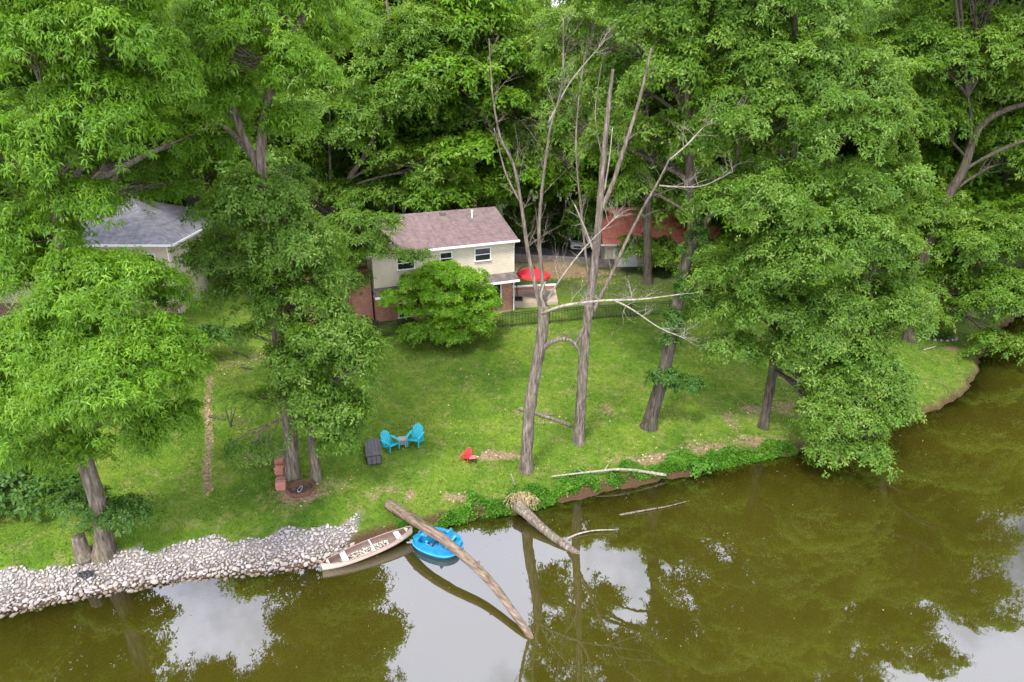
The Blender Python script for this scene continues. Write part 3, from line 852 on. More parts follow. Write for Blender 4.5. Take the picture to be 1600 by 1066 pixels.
# ------------------------------------------------------------------ the brick house
A = at_g(588, 503); B_ = at_g(801, 485)
W, rz = frame_from(A, B_)
zf = min(A[2], B_[2]) - .15
ho = thing('brick_house', 'two storey house with cream siding over red brick and a brown shingle roof', 'house', (A[0], A[1], zf), rz)
HD = 8.6; LOW = 3.05; EV = 6.1
MB().box((W/2, HD/2, LOW/2), (W, HD, LOW)).build('brick_wall', M['brick'], ho)
up = MB().box((W/2, HD/2-.10, (LOW+EV)/2+.01), (W+.02, HD+.2, EV-LOW))
# gable triangles
for x in (-.01, W-.11):
    up.add([(x, 0, EV), (x+.12, 0, EV), (x, HD, EV), (x+.12, HD, EV), (x, HD/2, EV+1.45), (x+.12, HD/2, EV+1.45)], [(0, 2, 4), (1, 5, 3), (0, 4, 5, 1), (2, 3, 5, 4)])
up.build('siding_wall', M['siding'], ho)
rf = gable_roof(W, 0, W, 0, HD, EV+.02, 1.55, .5).build('roof', M['roof_brown'], ho)
MB().box((W*.60, HD/2-.5, EV+1.62), (.45, .35, .22)).build('roof_vent', M['timber'], rf, bevel=.02)
MB().cyl((W*.80, HD/2-1.3, EV+1.1), (W*.80, HD/2-1.3, EV+1.75), .06).cyl((W*.80, HD/2-1.3, EV+1.75), (W*.80, HD/2-1.3, EV+1.85), .10).build('vent_pipe', M['white'], rf)
gt = MB().box((W/2, -.56, EV-.10), (W+.7, .13, .14))
gt.box((W/2, -.25, EV-.13), (W+.3, .48, .05))
gt.cyl((W-.05, -.50, EV-.15), (W+.03, -.20, EV-.5), .045).cyl((W+.03, -.16, EV-.5), (W+.03, -.16, .2), .045)
gt.build('gutter', M['white'], ho)
# skirt roof between the storeys
sk = MB(); z0, z1 = LOW-.05, LOW+.42
vs = [(-.12, -.95, z0), (W+.15, -.95, z0), (W+.15, -.18, z1), (-.12, -.18, z1)]
sk.add(vs+[(a, b_, c-.09) for a, b_, c in vs], [(0, 1, 2, 3), (7, 6, 5, 4), (0, 4, 5, 1), (1, 5, 6, 2), (2, 6, 7, 3), (3, 7, 4, 0)])
sk.build('skirt_roof', shingle_mat('brown_grey_shingles', (.12, .10, .09), (.17, .145, .13)), ho)
MB().box((W/2+.01, -.99, z0-.07), (W+.34, .07, .17)).box((W/2, -.5, z0-.13), (W+.2, .9, .04)).build('fascia', M['white'], ho)
window(ho, W*.765, -.2, 5.15, 1.35, 1.05); window(ho, W*.22, -.2, 5.15, 1.35, 1.05); window(ho, W*.50, -.2, 5.15, 1.0, 1.0)
window(ho, W*.30, 0, 1.45, 3.3, 1.2, 3); window(ho, W*.78, 0, 1.75, 2.9, 1.75, 2)
MB().box((W*.5, -.012, .12), (W, .03, .24)).build('foundation', M['concrete'], ho)
# brick wing set back at the left
wg = MB().box((-2.6, 4.4, 2.6), (5.2, 5.2, 5.2)); wg.box((-.9, 1.0, 2.3), (1.5, 1.6, 4.6)); wg.build('wing', M['brick'], ho)
gable_roof(6, -5.2, -.03, 1.8, 7.0, 5.2, 1.0, .4).build('wing_roof', M['roof_brown'], ho)
dr = MB().box((-2.5, 1.76, 1.1), (1.15, .08, 2.2)).build('door', M['white'], ho)
MB().box((-2.5, 1.715, 1.15), (.75, .02, 1.7)).build('pane', M['glass'], dr)

# patio
pm = at_g(835, 470)
pt = MB()
pw = thing('patio', 'tan concrete patio slab beside the brick house', 'patio', (0, 0, 0))
pA, pB, pC, pD = [at_g(*q) for q in ((803, 481), (872, 476), (868, 452), (798, 455))]
zt = max(p[2] for p in (pA, pB, pC, pD)) + .06
vs = [(p[0], p[1], zt) for p in (pA, pB, pC, pD)]
pt.add(vs+[(a, b_, c-.8) for a, b_, c in vs], [(0, 1, 2, 3), (0, 4, 5, 1), (1, 5, 6, 2), (2, 6, 7, 3), (3, 7, 4, 0)])
pt.build('slab', M['concrete'], pw)
pw['kind'] = 'structure'
for k_ in ('label', 'category'):
    del pw[k_]
# low garden wall behind the patio
wl = thing('garden_wall', 'low red brick wall with a white stone cap behind the patio', 'wall', pD, 0)
q = pC-pD; lw = float(np.hypot(q[0], q[1])); wl.rotation_euler.z = math.atan2(q[1], q[0])
MB().box((lw/2, 0, -.05), (lw, .3, .8)).build('wall', M['brick'], wl)
MB().box((lw/2, 0, .39), (lw+.1, .36, .08)).build('cap', M['white'], wl, bevel=.01)
# red cantilever umbrella
ub = at_g(808, 474); ub[2] = zt
um = thing('cantilever_umbrella', 'bright red cantilever umbrella tilted over the patio', 'umbrella', ub, 0)
MB().box((0, 0, .05), (.9, .9, .1)).build('base', M['iron'], um, bevel=.02)
pts, rr = cat_rom([(0, 0, .1), (-.03, 0, 1.3), (-.05, 0, 2.0), (.25, .1, 2.6), (.9, .2, 2.85), (1.35, .3, 2.75)], [.045]*6, 5)
MB().tube(pts, rr, 8).build('pole', M['iron'], um, smooth=True)
cn = MB(); n = 8
cx, cy, cz = 1.45, .4, 2.5
rings = [(0, 0)] + [(1.42*k/5, -.42*(k/5)**1.6) for k in range(1, 6)] + [(1.44, -.58)]
vs = [(cx, cy, cz)]
tl = R(10)
def tilt(x, y, z): return (cx+x*math.cos(tl)+z*math.sin(tl), cy+y, cz + z*math.cos(tl)-x*math.sin(tl)*.3)
for r_, z_ in rings[1:]:
    for j in range(n*2):
        th = 2*math.pi*j/(n*2)
        rr2 = r_*(1 if j % 2 == 0 else .945)
        vs.append(tilt(rr2*math.cos(th), rr2*math.sin(th), z_ - (0.03 if j % 2 else 0)*r_))
fs = [(0, 1+j, 1+(j+1) % 16) for j in range(16)]
for k in range(len(rings)-2):
    for j in range(16):
        a = 1+k*16+j; b2 = 1+k*16+(j+1) % 16
        fs.append((a, a+16, b2+16, b2))
cn.add(vs, fs)
co = cn.build('canopy', M['redcloth'], um)
sm = co.modifiers.new('thick', 'SOLIDIFY'); sm.thickness = .01
MB().cyl((cx, cy, cz-.05), (cx, cy, cz+.15), .05).build('finial', M['iron'], um)
rb_ = MB()
for j in range(8):
    th = 2*math.pi*j/8
    rb_.tube([tilt(0, 0, -.03), tilt(.7*math.cos(th), .7*math.sin(th), -.20), tilt(1.4*math.cos(th), 1.4*math.sin(th), -.47)], [.012]*3, 4)
rb_.build('ribs', M['iron'], um)

# ------------------------------------------------------------------ black metal fence
fpx = [(520, 505), (548, 512), (575, 520), (592, 528), (640, 526), (690, 521), (740, 516), (800, 511), (858, 506), (925, 500), (985, 496), (1045, 492), (1110, 488)]
fp = [at_g(*q) for q in fpx]
fb = fp[5]
fe = thing('metal_fence', 'black metal picket fence running across the lawn in front of the brick house', 'fence', fb)
FH = 1.2
posts = []
for a, b2 in zip(fp[:-1], fp[1:]):
    Ls = float(np.hypot(*(b2-a)[:2])); n = max(1, round(Ls/2.4))
    for k in range(n):
        p = a+(b2-a)*k/n; q = a+(b2-a)*(k+1)/n
        p[2] = g1(p[0], p[1]); q[2] = g1(q[0], q[1])
        pp = p-fb; qq = q-fb
        posts.append(pp)
        mb = MB()
        m_ = max(4, int(np.hypot(*(q-p)[:2])/.12))
        ang = math.atan2(*(q-p)[:2][::-1])
        for j in range(1, m_):
            c = pp+(qq-pp)*j/m_
            mb.box((c[0], c[1], c[2]+.08+(FH-.05)/2), (.03, .03, FH-.05), rz=ang)
        for hgt in (.18, FH-.2, FH-.05):
            mb.tube([pp+np.array([0, 0, hgt]), qq+np.array([0, 0, hgt])], [.022]*2, 4)
        mb.build('panel', M['iron'], fe)
posts.append(fp[-1]-fb)
for p in posts:
    MB().box((p[0], p[1], p[2]+.6), (.075, .075, FH+.12)).box((p[0], p[1], p[2]+1.29), (.1, .1, .05)).build('post', M['iron'], fe)

# ------------------------------------------------------------------ neighbour house, deck
nb = at_g(284, 490)
nh = thing('beige_house', 'beige two storey house with a grey hip roof behind the hickory at the left', 'house', (nb[0], nb[1], nb[2]-.2), 0)
NW, ND, NE_ = 15.0, 9.5, 5.6
MB().box((-NW/2, ND/2, NE_/2), (NW, ND, NE_)).build('wall', M['siding2'], nh)
r2 = hip_roof(-NW, 0, 0, ND, NE_+.12, 2.5, .5).build('roof', M['roof_grey'], nh)
g_ = MB().box((-NW/2, -.54, NE_+.02), (NW+1.1, .12, .15)).box((.54, ND/2, NE_+.02), (.12, ND+1.2, .15)).cyl((-.15, -.07, NE_), (-.15, -.07, .3), .05)
g_.build('gutter', M['white'], nh)
for cx, cz in ((-1.7, 4.3), (-1.3, 1.7), (-5, 4.3), (-5.5, 1.7), (-9.5, 4.3), (-9.5, 1.7)):
    window(nh, cx, 0, cz, 1.1, 1.2)
dk = thing('wooden_deck', 'brown wooden deck with railing along the front of the beige house', 'deck', (nb[0], nb[1], nb[2]), 0)
DX0, DX1, DY0 = -13.5, .2, -3.3
MB().box(((DX0+DX1)/2, DY0/2-.03, .75), (DX1-DX0, -DY0, .22)).build('platform', M['wood_deck'], dk)
x = DX0+.05
while x < DX1:
    MB().box((x, DY0+.06, .6), (.1, .1, 2.5)).build('post', M['wood_deck'], dk)
    x += 1.94
rl = MB().box(((DX0+DX1)/2, DY0+.06, 1.88), (DX1-DX0+.1, .13, .05)).box(((DX0+DX1)/2, DY0+.06, 1.0), (DX1-DX0, .05, .06))
x = DX0
while x < DX1:
    rl.box((x, DY0-.005, 1.43), (.035, .035, .86)); x += .14
rl.build('railing', M['wood_deck'], dk)
# second neighbour
n2 = at_g(30, 480)
h2 = thing('grey_house', 'house with a grey roof at the far left picture edge behind leaves', 'house', (n2[0], n2[1]+2, n2[2]-.3), 0)
MB().box((-6, 4.5, 2.7), (12, 9, 5.4)).build('wall', M['siding2'], h2)
hip_roof(-12, 0, 0, 9, 5.5, 2.4, .5).build('roof', M['roof_grey'], h2)
window(h2, -2.5, 0, 4.2, 1.2, 1.2); window(h2, -6.5, 0, 4.2, 1.2, 1.2)

# ------------------------------------------------------------------ red roofed building, driveway, car
rg = at_g(944, 418)
rh = thing('red_roofed_house', 'low cream building with a faded red shingle roof among the trees', 'house', (rg[0], rg[1], rg[2]-.2), 0)
MB().box((7, 4, 1.4), (14, 8, 2.8)).build('wall', M['siding'], rh)
ev = MB()
for x in (0, 13.9):
    ev = MB(); ev.add([(x, 0, 2.8), (x+.1, 0, 2.8), (x, 8, 2.8), (x+.1, 8, 2.8), (x, 4, 4.9), (x+.1, 4, 4.9)], [(0, 2, 4), (1, 5, 3), (0, 4, 5, 1), (2, 3, 5, 4)]).build('gable', M['siding'], rh)
gable_roof(14, 0, 14, 0, 8, 2.82, 2.3, .5).build('roof', M['roof_red'], rh)
MB().box((7, -.56, 2.55), (15, .1, .14)).build('gutter', M['white'], rh)
window(rh, 5.5, 0, 1.5, 1.2, 1.1); window(rh, 9.5, 0, 1.5, 1.8, 1.1, 2)
MB().box((2.0, -.03, 1.05), (2.4, .06, 2.1)).build('garage_door', M['white'], rh)

dp = [at_g(*q) for q in ((800, 402), (955, 412), (962, 398), (930, 380), (800, 386))]
d_ = MB()
dv_ = []
ns = 14
L0, L1 = at_g(790, 404), at_g(960, 416)
F0, F1 = at_g(780, 388), at_g(950, 388)
for i in range(ns+1):
    for j in range(9):
        p = (L0+(L1-L0)*i/ns)*(1-j/8)+(F0+(F1-F0)*i/ns)*(j/8)
        dv_.append((p[0], p[1], g1(p[0], p[1])+.05))
d_.add(dv_, [(i*9+j, (i+1)*9+j, (i+1)*9+j+1, i*9+j+1) for i in range(ns) for j in range(8)])
tag(d_.build('driveway', M['asphalt']), kind='structure')
# timber retaining wall under the driveway
rw = thing('retaining_wall', 'low weathered timber retaining wall below the driveway', 'wall', L0)
q = L1-L0; ln = float(np.hypot(q[0], q[1])); rw.rotation_euler.z = math.atan2(q[1], q[0])
for k in range(4):
    MB().box((ln/2, -.4+.03*k, -.15+.22*k), (ln, .2, .215)).build('beam', M['timber'], rw, bevel=.015)

def make_car(loc, rzc, label, paint):
    t = thing('parked_car', label, 'car', loc, rzc)
    # body lofted along x (front at -x), sections y/z
    secs = [(-2.25, .62, .35, .62), (-2.15, .80, .28, .80), (-1.6, .88, .25, .92), (-.9, .90, .25, 1.0), (0, .91, .25, 1.02), (1.2, .91, .25, 1.04), (2.0, .86, .28, 1.02), (2.25, .78, .4, .9)]
    b = MB(); vs = []
    for x, w, zb, z_ in secs:
        vs += [(x, -w*.9, zb), (x, -w, zb+.2), (x, -w, z_-.12), (x, -w*.88, z_), (x, w*.88, z_), (x, w, z_-.12), (x, w, zb+.2), (x, w*.9, zb)]
    k = len(secs); fs = []
    for i in range(k-1):
        for j in range(8):
            j2 = (j+1) % 8
            fs.append((i*8+j, i*8+j2, (i+1)*8+j2, (i+1)*8+j))
    fs += [tuple(range(8))[::-1], tuple((k-1)*8+j for j in range(8))]
    b.add(vs, fs)
    b.build('body', paint, t, bevel=.04)
    g = MB()
    lo = [(-1.15, .80), (2.1, .80)]; hi = [(-.35, .62), (1.6, .64)]
    vs = [(-1.15, -.80, 1.0), (2.1, -.78, 1.0), (2.1, .78, 1.0), (-1.15, .80, 1.0), (-.35, -.64, 1.56), (1.65, -.64, 1.56), (1.65, .64, 1.56), (-.35, .64, 1.56)]
    g.add(vs, [(0, 1, 5, 4), (1, 2, 6, 5), (2, 3, 7, 6), (3, 0, 4, 7)])
    g.build('windows', M['glass'], t)
    rfm = MB().box((.65, 0, 1.58), (2.0, 1.3, .07))
    for s in (-1, 1):
        rfm.tube([(-1.17, s*.81, 1.0), (-.35, s*.65, 1.57)], [.04]*2, 5); rfm.tube([(2.12, s*.79, 1.0), (1.65, s*.65, 1.57)], [.05]*2, 5); rfm.box((.55, s*.725, 1.28), (.07, .12, .6), rx=s*.27)
    rfm.build('roof', paint, t, bevel=.02)
    for x in (-1.4, 1.4):
        for s in (-1, 1):
            w = MB().cyl((x, s*.72, .34), (x, s*.93, .34), .34, n=18).build('wheel', M['iron'], t, bevel=.03)
            MB().cyl((x, s*.935, .34), (x, s*.95, .34), .2, n=12).build('rim', M['steel'], w)
    for s in (-1, 1):
        MB().box((-2.2, s*.6, .68), (.14, .32, .14)).build('headlight', M['lamp_glass'], t, bevel=.03)
        MB().box((-.85, s*.98, 1.05), (.14, .2, .14)).build('mirror', paint, t, bevel=.03)
    MB().box((-2.235, 0, .55), (.05, .9, .2)).build('grille', M['iron'], t)
    return t
M['steel'] = plain('steel', (.5, .5, .52), .35, .1, metal=.8, bm=0)
M['lamp_glass'] = plain('lamp_glass', (.8, .8, .8), .15, .05, bm=0, spec=.8)
M['silver'] = plain('silver_paint', (.55, .62, .66), .25, .05, bm=0, spec=.6)
M['whitepaint'] = plain('white_car_paint', (.8, .8, .8), .25, .03, bm=0, spec=.6)
cp_ = at_g(906, 387)
make_car((cp_[0], cp_[1], g1(cp_[0], cp_[1])+.05), R(80), 'white car parked on the driveway behind the dead trees', M['whitepaint'])

# utility pole
u = np.array([at_y(763, 280, 70)[0], 70, 0.]); u[2] = g1(u[0], u[1])
up_ = thing('utility_pole', 'thin grey wooden utility pole in the woods above the brown roof', 'pole', u)
MB().tube([(0, 0, -.3), (0, 0, 9.5)], [.14, .10], 10).build('shaft', M['timber'], up_)
MB().box((0, -.12, 8.9), (1.6, .1, .12)).build('crossarm', M['timber'], up_)

# ------------------------------------------------------------------ background trees: four kinds, each built once
def bg_tree(name, kind_, H, lm, bm, seed, label):
    global rng
    rng = np.random.default_rng(seed)
    t = thing(name, label, 'tree', (0, 400, g1(0, 400)))
    base = np.array([0., 400., g1(0, 400)])
    mb = MB()
    pts = [base+np.array([0, 0, -.4]), base+np.array([0, 0, .6])] + [base+np.array([math.sin(i*1.3+seed)*.35*i/5, math.cos(i*1.7+seed)*.35*i/5, H*.85*i/6]) for i in range(1, 7)]
    rad = [.5, .36] + list(np.linspace(.32, .07, 6))
    cp, cr = cat_rom(pts, rad, 4)
    mb.tube([np.array(p)-base for p in cp], cr, 9, wob=.08, rr=rr_)
    els = []
    nE = 15
    for i in range(nE):
        f = (i+.5)/nE
        z = H*(.24 + .72*f)
        rad_ = H*.21*math.sin(math.pi*min(1, .22+.80*f))**.7*(1 if f < .8 else .75)
        th = i*2.4+seed
        c = base+np.array([math.cos(th)*rad_*.75, math.sin(th)*rad_*.75, z])
        r_ = H*.10*(.8+.45*rng.random())
        els.append((c, np.array([r_*1.2, r_*1.2, r_*.75])))
    crown_mesh('crown', els, lm, t, base, [np.array(p) for p in cp[4:]], mb, rb=1.15, per=24, nl=5, Lf=.42, W=.19, dens=.95, droop=.4, twig_r=.05)
    mb.build('trunk', bm, t, smooth=True)
    return t
BT = [bg_tree('oak_tree', 0, 26, M['oak'], M['bark_dark'], 3, 'dark green oak tree in the woodland behind the houses'),
      bg_tree('maple_tree', 1, 28, M['maple'], M['bark_dark'], 4, 'mid green maple tree in the woodland behind the houses'),
      bg_tree('hickory_tree', 2, 25, M['hickory'], M['bark'], 5, 'light green hickory tree in the woodland behind the houses'),
      bg_tree('shade_tree', 3, 24, M['deep'], M['bark_dark'], 6, 'deep green shaded tree in the woodland behind the houses')]
GN = ['oaks in the woodland behind the houses', 'maples in the woodland behind the houses', 'hickories in the woodland behind the houses', 'shaded trees in the woodland behind the houses']
rb2 = random.Random(3)
places = []
def ok_place(x, y):
    return all((x-a)**2+(y-b_)**2 > 22 for a, b_ in places)
rows = [(60, -52, 60, 8.5, [-40, -6, 20]), (71, -62, 72, 8, [9, 15]), (82, -72, 84, 8.5, []), (96, -84, 98, 10, []), (112, -98, 112, 11, [])]
for yr, xa, xb, stp, _ in rows:
    x = xa
    while x < xb:
        X = x+rb2.uniform(-2.4, 2.4); Yq = yr+rb2.uniform(-3, 3)
        x += stp
        if yr == 60 and (-13 < X < 24 or -42 < X < -19): continue      # houses, drive and red roof stand here
        if yr == 71 and 0 < X < 12: continue
        if sdist(np.array([X]), np.array([Yq]))[0] < 1.5: continue
        if Yq > 89 and -12 < X < 14: continue
        if ok_place(X, Yq): places.append((X, Yq))
for q in ((39, 55), (36, 62), (2, 76), (8, 73), (14, 70), (20, 68), (5, 83), (-6, 73), (-9, 66.5), (-14, 70), (-2, 70), (-33, 37.5), (-44, 41), (-26.5, 58), (-3.5, 64), (24, 60), (17, 63), (-36, 60)): places.append(q)
first = [True]*4
for i, (X, Yq) in enumerate(places):
    k = rb2.choice((0, 1, 1, 2, 3)) if Yq < 90 else rb2.choice((0, 1, 3))
    o = BT[k] if first[k] else copy_tree(BT[k])
    first[k] = False
    o.location = (X, Yq, g1(X, Yq)-.1)
    s = rb2.uniform(.88, 1.12)*(.86 if -10 < X < 9 and Yq > 68 else 1)
    o.scale = (s*rb2.uniform(.95, 1.15), s*rb2.uniform(.95, 1.15), s)
    o.rotation_euler = (0, 0, rb2.uniform(0, 6.28))
    o['group'] = GN[k]
    col_ = 800+1067*X/(Yq*ct+17*st)
    w_ = 'at the far left edge' if col_ < 60 else 'behind the beige house' if col_ < 330 else 'between the beige house and the brown roof' if col_ < 560 else 'behind the brown roof' if col_ < 800 else 'behind the driveway' if col_ < 950 else 'behind the red roof' if col_ < 1150 else 'behind the huge oak' if col_ < 1400 else 'at the far right edge'
    dpt = ('in the front row' if Yq < 66 else 'in the second row' if Yq < 77 else 'in the third row' if Yq < 90 else 'far back')
    o['label'] = ('dark green oak', 'mid green maple', 'light green hickory', 'deep green shaded tree')[k] + ' ' + w_ + ', ' + dpt

# ------------------------------------------------------------------ shrubs
def shrub(name, px, py, label, els, lm, group=None, Y=None, cat='shrub', **kw):
    base = at_g(px, py)
    t = thing(name, label, cat, base, 0, group)
    stems = MB()
    for j in range(5):
        a = rr_.uniform(0, 6.28); h = rr_.uniform(.5, 1.0)
        zt_ = max(at_y(e[0], e[1], base[1]+e[2])[2]-base[2] for e in els)*h
        stems.tube([(0, 0, -.05), (math.cos(a)*.2, math.sin(a)*.2, zt_*.5), (math.cos(a)*.45, math.sin(a)*.45, zt_)], [.035, .025, .01], 5)
    stems.build('stem', M['bark_dark'], t)
    crown_mesh('crown', [px_ell(base[1], e) for e in els], lm, t, base, [base+np.array([0, 0, .3])], None, **kw)
    return t
SK = dict(rb=.6, per=22, nl=5, Lf=.26, W=.13, droop=.35)
shrub('shrub', 1110, 478, 'dense green shrub between the ivy tree and the fence end', [(1110, 440, 0, 50, 34), (1090, 405, .5, 40, 30), (1140, 465, 0, 36, 24)], M['maple'], **SK)
shrub('shrub', 1185, 480, 'dark shrub behind the trunk of the huge oak', [(1190, 440, 0, 50, 42), (1230, 470, 0, 40, 30)], M['deep'], **SK)
shrub('shrub', 1010, 430, 'leafy green shrub covering the wall of the red roofed building', [(1000, 392, 0, 34, 28), (1035, 400, 0, 30, 30)], M['maple'], **SK)
shrub('shrub', 1300, 478, 'tall thicket shrub behind the huge oak crown', [(1290, 420, 1, 60, 60), (1350, 440, 1, 60, 55)], M['deep'], **SK)
shrub('shrub', 350, 455, 'dark shrub between the beige house and the oak by the fire pit', [(345, 415, 1, 40, 36), (300, 455, 2, 14, 20)], M['deep'], **SK)
shrub('shrub', 315, 565, 'dark low shrub at the right end of the wooden deck', [(305, 525, 0, 36, 20), (345, 520, .5, 30, 18)], M['deep'], **SK)
shrub('shrub', 30, 800, 'dark green understory bush at the left edge near the stone bank', [(30, 765, 0, 70, 36), (-10, 720, .5, 60, 40), (95, 760, .6, 34, 26)], M['deep'], **SK)
shrub('shrub', 20, 590, 'shaded bush in front of the deck at the left edge', [(20, 575, 0, 60, 24), (-20, 540, 0, 40, 30)], M['deep'], **SK)
shrub('shrub', 1096, 742, 'small round leafy bush on the bank above the water', [(1096, 728, 0, 17, 17)], M['cover'], rb=.3, per=20, nl=5, Lf=.14, W=.09, droop=.3)
shrub('sapling', 360, 668, 'thin leafy sapling in the lawn between the brown leaf strip and the fire pit', [(362, 625, 0, 30, 28)], M['maple'], rb=.4, per=10, nl=4, Lf=.14, W=.06, droop=.3, dens=.5, cat='sapling')
shrub('shrub', 860, 385, 'green shrub beside the driveway behind the dead trees', [(862, 366, 0, 26, 20), (835, 372, .5, 22, 16)], M['maple'], **SK)

shrub('shrub', 690, 545, 'lower boughs of the lime green dogwood at the metal fence, leaf colour darkened for shade', [(662, 516, -.3, 34, 14, 1.1), (704, 526, -.6, 30, 14, 1.1), (748, 508, 0, 20, 15, .9)], M['hickory'], rb=.42, per=26, nl=5, Lf=.17, W=.10, droop=.3)  # dogwood's lower boughs, built separately with their shade put into the leaf colour
proto = shrub('understory_bush', 700, 300, 'dense green bush in the shade of the woodland', [(700, 270, 0, 46, 30, 2.6), (730, 285, 0, 30, 20, 2)], M['maple'], group='bushes under the woodland trees', rb=.8, per=22, nl=5, Lf=.34, W=.17, droop=.35)
bl = [(-34, 66), (-28, 63), (-22, 66), (-17, 62), (-12, 65), (-8, 67), (-3, 66), (1, 71), (4, 75), (8, 69), (12, 69), (18, 68), (23, 65), (26, 58), (30, 55), (24, 52), (-15, 72), (-5, 78), (-25, 74), (10, 78), (16, 75), (33, 66), (40, 62), (-19, 52), (-16.5, 57), (-40, 68), (20, 60), (28, 62)]
for i, (X, Yq) in enumerate(bl):
    o = proto if i == 0 else copy_tree(proto)
    o.location = (X, Yq, g1(X, Yq)-.1); s = rb2.uniform(.7, 1.15); o.scale = (s, s, s*rb2.uniform(.9, 1.5)); o.rotation_euler = (0, 0, rb2.uniform(0, 6.28))
    w_ = 'behind the beige house' if X < -20 else 'left of the brown roof' if X < -10 else 'behind the brown roof' if X < -2 else 'behind the driveway' if X < 7 else 'behind the red roof' if X < 20 else 'behind the huge oak crown'
    o['label'] = ('dense green bush ' if s > .92 else 'smaller green bush ') + w_ + (', nearer' if Yq < 67 else ', deeper in the woods')
# ------------------------------------------------------------------ stones of the shore bank
rng = np.random.default_rng(77)
import bmesh
def rock_geo(seed):
    bm = bmesh.new(); bmesh.ops.create_icosphere(bm, subdivisions=2, radius=1)
    r = random.Random(seed)
    pl = [(Vector((r.uniform(-1, 1), r.uniform(-1, 1), r.uniform(-1, 1))).normalized(), r.uniform(.42, .75)) for _ in range(13)]
    vs = []
    for v in bm.verts:
        c = v.co.copy()
        for n_, d_ in pl:
            k = c.dot(n_)
            if k > d_: c -= n_*(k-d_)
        vs.append(c*(1+r.uniform(-.03, .03)))
    fs = [[q.index for q in f.verts] for f in bm.faces]
    bm.free()
    return np.array([v[:] for v in vs]), np.array(fs)
RK = [rock_geo(i) for i in range(8)]
m, nt, b = mat('limestone', .9, .2)
oi = N(nt, 'ShaderNodeObjectInfo'); ra = attrn(nt, 'rv')
v = texco(nt)
rnd = mathn(nt, 'FRACT', mathn(nt, 'ADD', oi.outputs['Random'], ra))
c = cramp(nt, rnd, [(0, (.32, .29, .28)), (.25, (.44, .40, .385)), (.5, (.50, .465, .45)), (.72, (.47, .40, .34)), (.9, (.60, .56, .55)), (1, (.36, .33, .32))])
c = mixc(nt, .8, c, cramp(nt, noise(nt, v, 5, 7, .75), [(.3, (.46, .44, .41)), (.7, (.88, .87, .85))]), 'MULTIPLY')
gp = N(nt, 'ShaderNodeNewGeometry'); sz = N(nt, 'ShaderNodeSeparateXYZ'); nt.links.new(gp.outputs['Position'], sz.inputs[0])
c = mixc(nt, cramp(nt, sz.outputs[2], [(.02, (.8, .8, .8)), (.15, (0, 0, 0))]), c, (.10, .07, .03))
nt.links.new(c, b.inputs['Base Color'])
bump(nt, b, noise(nt, v, 14, 5), .5, .03)
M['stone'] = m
xs = []
x = -36.
cand = []
for (ax, ay), (bx, by) in zip(shore[1:-1], shore[2:]):
    if ax > RIP_END+.5 or bx < -34: continue
    L_ = math.hypot(bx-ax, by-ay); nn = int(L_*2.9*330)
    t = rng.random(nn); d = -.25 + 3.05*rng.random(nn)
    nxn, nyn = -(by-ay)/L_, (bx-ax)/L_
    for tt, dd in zip(t, d):
        cand.append((ax+(bx-ax)*tt+nxn*dd, ay+(by-ay)*tt+nyn*dd))
cand = np.array(cand)
dd = sdist(cand[:, 0], cand[:, 1])
edge_top = 1.65 + .2*np.sin(cand[:, 0]*1.7) + .12*np.sin(cand[:, 0]*4.1)
okm = (dd > -.22) & (dd < edge_top) & (cand[:, 0] < RIP_END + .15*np.sin(cand[:, 1]*7)) & (cand[:, 0] > -34)
cand = cand[okm]; dd = dd[okm]
hh = ground(cand[:, 0], cand[:, 1], dd)
size = .040 + .065*rng.random(len(cand))**2 + .055*(rng.random(len(cand)) < .06)
size *= np.where(dd < .35, 1.25, 1)
# thin out overlapping centres
order = np.argsort(-size); keepi = []
cell = {}
for i in order:
    cx, cy = cand[i]; key = (int(cx/.3), int(cy/.3)); good = True
    for a in (-1, 0, 1):
        for b2 in (-1, 0, 1):
            for j in cell.get((key[0]+a, key[1]+b2), ()):
                if (cand[j][0]-cx)**2+(cand[j][1]-cy)**2 < (.60*(size[i]+size[j]))**2: good = False
    if good:
        keepi.append(i); cell.setdefault(key, []).append(i)
print('stones', len(keepi))
def inview(x, y, z):
    rx = x; zc = y*ct - (z-CAM_H)*st
    yc = y*st + (z-CAM_H)*ct
    return abs(rx/zc*FPX) < 800 and abs(yc/zc*FPX) < 533, size
vis = [i for i in keepi if inview(cand[i][0], cand[i][1], hh[i])[0]]
zc = lambda i: cand[i][1]*ct - (hh[i]-CAM_H)*st
vis.sort(key=lambda i: -size[i]/zc(i))
big = set(vis[:300])
VV = []; FF = []; RV = []; off = 0
rock_me = []
for Vr, Fr in RK:
    me = bpy.data.meshes.new('stone'); me.from_pydata([tuple(q) for q in Vr], [], [tuple(q) for q in Fr]); me.update(); me.materials.append(M['stone']); rock_me.append(me)
for i in keepi:
    k = int(rng.integers(8)); s = size[i]*np.array([1.25, .95, .72])*(1+rng.normal(0, .12, 3)); a = rng.random()*6.28
    tx, ty = rng.normal(0, .25, 2)
    lift = .3*s[2]+.04*rng.random()
    if i in big:
        o = bpy.data.objects.new('stone', rock_me[k]); C.objects.link(o)
        o.location = (cand[i][0], cand[i][1], hh[i]+lift); o.scale = tuple(s); o.rotation_euler = (tx, ty, a)
        tag(o, 'one of the larger pale limestone rocks on the bank', 'stone', 'large loose rocks on the left bank')
    else:
        q = RK[k][0]*s
        q = q @ np.array([[math.cos(a), math.sin(a), 0], [-math.sin(a), math.cos(a), 0], [0, 0, 1]])
        q = q + np.array([0, 0, 0]) + np.stack([q[:, 2]*0, q[:, 2]*0, q[:, 0]*tx + q[:, 1]*ty], 1)
        VV.append(q + np.array([cand[i][0], cand[i][1], hh[i]+lift])); FF.append(RK[k][1]+off); off += len(q); RV.append(np.full(len(q), rng.random()))
